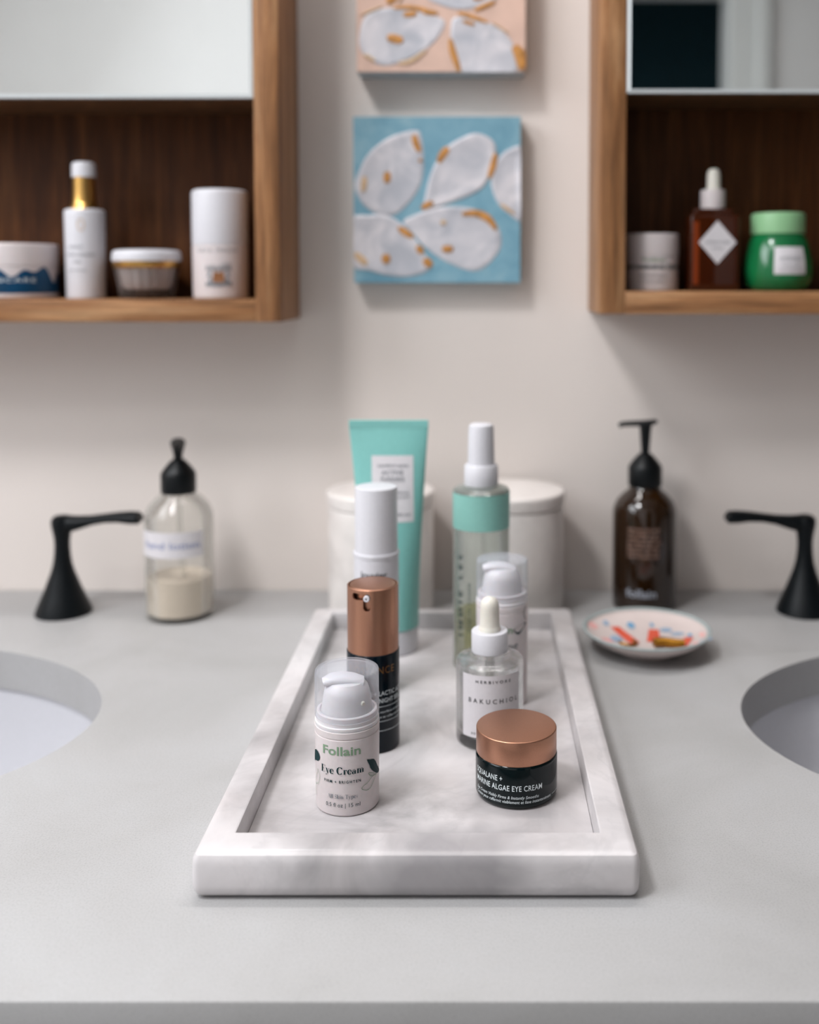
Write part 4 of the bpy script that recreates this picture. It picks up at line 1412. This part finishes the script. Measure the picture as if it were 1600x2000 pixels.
c0x, c0z, dx, dz = 0.0018, 0.0420, 0.0162, 0.0186
bm = bmesh.new()
fr = [bm.verts.new(v) for v in ((c0x - dx, -0.0154, c0z), (c0x, -0.0154, c0z - dz), (c0x + dx, -0.0154, c0z), (c0x, -0.0154, c0z + dz))]
bm.faces.new(fr)
r_ = bmesh.ops.extrude_face_region(bm, geom=bm.faces[:])
for v in r_['geom']:
    if isinstance(v, bmesh.types.BMVert):
        v.co.y += 0.0004
obj('diamond_label', bm, M['paper'], t, smooth=0, label='white diamond paper label')
p = Print()
p.text('HERBIVORE', c0x - 0.0105, c0x + 0.0105, c0z - 0.0010, 0.0024, 0.0, 1.2)
p.text('PHOENIX', c0x - 0.0050, c0x + 0.0050, c0z - 0.0058, 0.0018, 0.0, 1.2)
p.build('lettering', M['ink_grey'], t, lambda u, v: (u, -0.0156, v), 'grey lettering')

t = thing('green_jar', 'round-bellied green jar with a pale green lid, right on the right cabinet shelf', 'jar', (0.2627, 0.902, SR))
prof = [(0, 0), (0.0215, 0), (0.0240, 0.0010), (0.0275, 0.0050), (0.0298, 0.0120), (0.0304, 0.0190), (0.0296, 0.0270), (0.0278, 0.0350), (0.0258, 0.0420), (0.0238, 0.0465), (0.0222, 0.0485), (0.0215, 0.0500), (0, 0.0500)]
obj('jar_body', lathe(prof, 96), M['green_glass'], t, label='deep green glossy jar')
obj('lid', lathe([(0, 0.0498), (0.0228, 0.0498), (0.0230, 0.0508)] + rc(0.0230, 0.0680, 0.0026, 'to') + [(0, 0.0684)], 96), M['mint_lid'], t, label='pale green lid')


def onbelly(off):
    def fn(u, v):
        rr = prof[-1][0]
        for (r0, z0), (r1, z1) in zip(prof[1:], prof[2:]):
            if z0 <= v <= z1:
                rr = r0 + (r1 - r0) * (v - z0) / (z1 - z0)
                break
        rr += off
        return (rr * math.sin(u / 0.0298), -rr * math.cos(u / 0.0298), v)
    return fn


p = Print()
for i in range(8):
    for j in range(8):
        p.rect(-0.0028 + 0.0282 * i / 8, 0.0145 + 0.0235 * j / 8, -0.0028 + 0.0282 * (i + 1) / 8, 0.0145 + 0.0235 * (j + 1) / 8)
p.build('paper_label', M['paper'], t, onbelly(0.0003), 'pale square label')
p = Print()
p.text('AVOCADO', 0.0020, 0.0210, 0.0262, 0.0036, 0.0, 1.1, 0.2)
p.text('melt mask', 0.0040, 0.0190, 0.0215, 0.0020)
p.text('retinol sleeping mask', 0.0015, 0.0215, 0.0178, 0.0014)
p.build('lettering', M['ink_grey'], t, onbelly(0.0006), 'grey lettering')


# ================================================================ PAINTINGS
def painting(x0, x1, z0, z1, depth, face, side, label):
    t = thing('canvas_painting', label, 'painting', ((x0 + x1) / 2, WY, (z0 + z1) / 2), 0, 'small square canvas paintings')
    hx, hz = (x1 - x0) / 2, (z1 - z0) / 2
    obj('canvas', box(-hx, hx, -depth, -0.0005, -hz, hz, 0.0008, 2), side, t)
    obj('painted_front', box(-hx + 0.0004, hx - 0.0004, -depth - 0.0003, -depth + 0.0002, -hz + 0.0004, hz - 0.0004), face, t, smooth=0)
    return t, hx, hz


def relief(t, pts, depth, lift, m, name, hx, hz):
    """a raised paint shape: domed polygon standing proud of the canvas"""
    n = len(pts)
    cx = sum(p_[0] for p_ in pts) / n
    cz = sum(p_[1] for p_ in pts) / n
    bm = bmesh.new()
    rings = []
    for k, y in ((1.0, -depth), (0.985, -depth - lift), (0.90, -depth - lift * 1.7), (0.80, -depth - lift * 1.1), (0.4, -depth - lift * 1.0)):
        rings.append([bm.verts.new((max(-hx, min(hx, cx + (a - cx) * k)), y, max(-hz, min(hz, cz + (b - cz) * k)))) for a, b in pts])
    for a, b in zip(rings, rings[1:]):
        for i in range(n):
            j = (i + 1) % n
            bm.faces.new((a[i], a[j], b[j], b[i]))
    bm.faces.new(rings[-1])
    return obj(name, bm, m, t, smooth=50)


def dab(t, pts, wd, depth, m, hx, hz, name='ochre_stroke'):
    """a brush stroke: tapering raised ribbon along points"""
    if len(pts) == 1:
        (a, b), (wx, wz) = pts[0], wd
        return relief(t, ell(a, b, wx, wz, 14), depth, 0.0003, m, name, hx, hz)
    pp = smoothline(pts, 4)
    n = len(pp)
    bm = bmesh.new()
    L = []
    for i, p_ in enumerate(pp):
        a, b = Vector(pp[max(0, i - 1)]), Vector(pp[min(n - 1, i + 1)])
        d = (b - a).normalized()
        nn = Vector((-d.y, d.x))
        ww = wd * (0.35 + 0.65 * math.sin(PI * (i + 0.5) / n)) / 2
        cl = lambda v, yy: bm.verts.new((max(-hx, min(hx, v.x)), yy, max(-hz, min(hz, v.y))))
        v = Vector(p_)
        L.append((cl(v - nn * ww, -depth), cl(v, -depth - 0.0009), cl(v + nn * ww, -depth)))
    for a, b in zip(L, L[1:]):
        bm.faces.new((a[0], b[0], b[1], a[1]))
        bm.faces.new((a[1], b[1], b[2], a[2]))
    return obj(name, bm, m, t, smooth=60)


# lower painting, blue ground
PD = 0.020
t, hx, hz = painting(-0.1136, 0.0382, 0.2898, 0.4400, PD, M['canvas_blue'], M['canvas_blue'], 'square blue painting of five white oyster shells, hanging between the cabinets')
KB = 0.1518 / 1085.0


def cb(a, b):
    return ((a - 647.5) * KB, -(b - 1302.0) * (0.1502 / 1080.0))


shellsB = [
    [(510, 850), (545, 885), (560, 1000), (560, 1120), (530, 1230), (450, 1340), (370, 1400), (290, 1400), (200, 1360), (140, 1290), (112, 1200), (150, 1100), (190, 1020), (270, 940), (380, 880)],
    [(850, 880), (920, 872), (1000, 910), (1030, 970), (1010, 1060), (980, 1170), (920, 1240), (820, 1290), (700, 1330), (590, 1370), (550, 1365), (570, 1280), (600, 1150), (650, 1040), (720, 950)],
    [(1210, 985), (1110, 975), (1050, 1030), (1010, 1120), (1000, 1210), (1040, 1320), (1110, 1390), (1210, 1420)],
    [(80, 1430), (200, 1400), (300, 1395), (380, 1430), (440, 1480), (510, 1560), (560, 1640), (610, 1710), (600, 1750), (540, 1785), (420, 1805), (300, 1790), (200, 1760), (80, 1720)],
    [(425, 1445), (500, 1400), (650, 1350), (800, 1345), (920, 1370), (1010, 1430), (1060, 1520), (1060, 1610), (1010, 1690), (940, 1750), (870, 1765), (760, 1730), (650, 1670), (560, 1600), (490, 1520)]]
for i, sh in enumerate(shellsB):
    relief(t, smoothpoly([cb(*a) for a in sh], 3), PD + 0.0003, 0.0004 + 0.0002 * (i % 2), M['shell'], 'oyster_shell', hx, hz)
DB = PD + 0.0012
for pts, wd, pale in [([(500, 880), (510, 930), (535, 990)], 46, 0), ([(530, 1040), (548, 1052)], 26, 0), ([(325, 1120), (322, 1190)], 50, 0), ([(178, 1150), (170, 1250)], 40, 1), ([(722, 965), (690, 1000), (655, 1060)], 52, 0),
                      ([(1028, 1000), (1010, 1080), (985, 1160)], 44, 0), ([(545, 1355), (590, 1332), (625, 1325)], 44, 0), ([(810, 1395), (900, 1388), (980, 1425), (1030, 1495)], 50, 0), ([(670, 1450), (705, 1448)], 34, 1), ([(680, 1622), (750, 1620)], 50, 0),
                      ([(395, 1480), (440, 1512), (490, 1545)], 46, 0), ([(520, 1600), (550, 1650)], 46, 0), ([(565, 1685), (605, 1735)], 58, 0), ([(312, 1655), (318, 1715)], 60, 0), ([(110, 1650), (190, 1720)], 50, 1), ([(1060, 1330), (1150, 1395)], 24, 1)]:
    dab(t, [cb(*a) for a in pts], wd * KB, DB, M['ochre_pale'] if pale else M['ochre'], hx, hz)

# upper painting, peach ground
PU = 0.029
UX0, UX1 = -0.1092, 0.0420
UZ0 = 0.4778
t, hx, hz = painting(UX0, UX1, UZ0, UZ0 + 0.1502, PU, M['peach'], M['canvas_side'], 'peach painting of white oyster shells, hanging above the blue painting')
KU = (UX1 - UX0) / 1090.0


def cu_(a, b):
    return ((a - 675.0) * KU, (495 - b) * KU - hz)


shellsU = [
    [(155, 230), (190, 140), (300, 92), (450, 92), (560, 120), (690, 160), (690, 230), (620, 320), (520, 390), (400, 440), (300, 455), (200, 410), (150, 330)],
    [(760, 150), (850, 150), (1000, 190), (1100, 260), (1150, 350), (1155, 520), (830, 520), (790, 450), (770, 400), (740, 300), (740, 200)],
    [(480, -160), (560, 0), (640, 60), (780, 100), (900, 90), (1000, 50), (1090, -20), (1090, -150), (800, -250)],
    [(130, -80), (300, -60), (380, -200), (300, -330), (130, -300)]]
for i, sh in enumerate(shellsU):
    relief(t, smoothpoly([cu_(*a) for a in sh], 3), PU + 0.0003, 0.0004, M['shell'], 'oyster_shell', hx, hz)
DU = PU + 0.0012
for pts, wd, pale in [([(385, 5), (330, 55)], 60, 0), ([(370, 90), (500, 88), (655, 125)], 30, 0), ([(435, 132), (520, 125)], 40, 0), ([(560, 115), (650, 122)], 36, 0), ([(880, 25), (965, 5)], 56, 0), ([(890, 105), (1020, 50)], 34, 0),
                      ([(785, 118), (870, 145), (975, 182)], 30, 0), ([(815, 172), (890, 195)], 26, 0), ([(330, 275), (430, 295)], 58, 0), ([(733, 285), (755, 380), (795, 495)], 46, 0), ([(1145, 330), (1190, 400), (1195, 480)], 80, 0),
                      ([(180, 385), (250, 425)], 26, 1), ([(400, 440), (480, 428), (580, 360)], 30, 1), ([(160, 135), (300, 80)], 18, 1), ([(400, 60), (440, 0)], 14, 1), ([(1000, 180), (1110, 250)], 14, 1)]:
    dab(t, [cu_(*a) for a in pts], wd * KU, DU, M['ochre_pale'] if pale else M['ochre'], hx, hz)
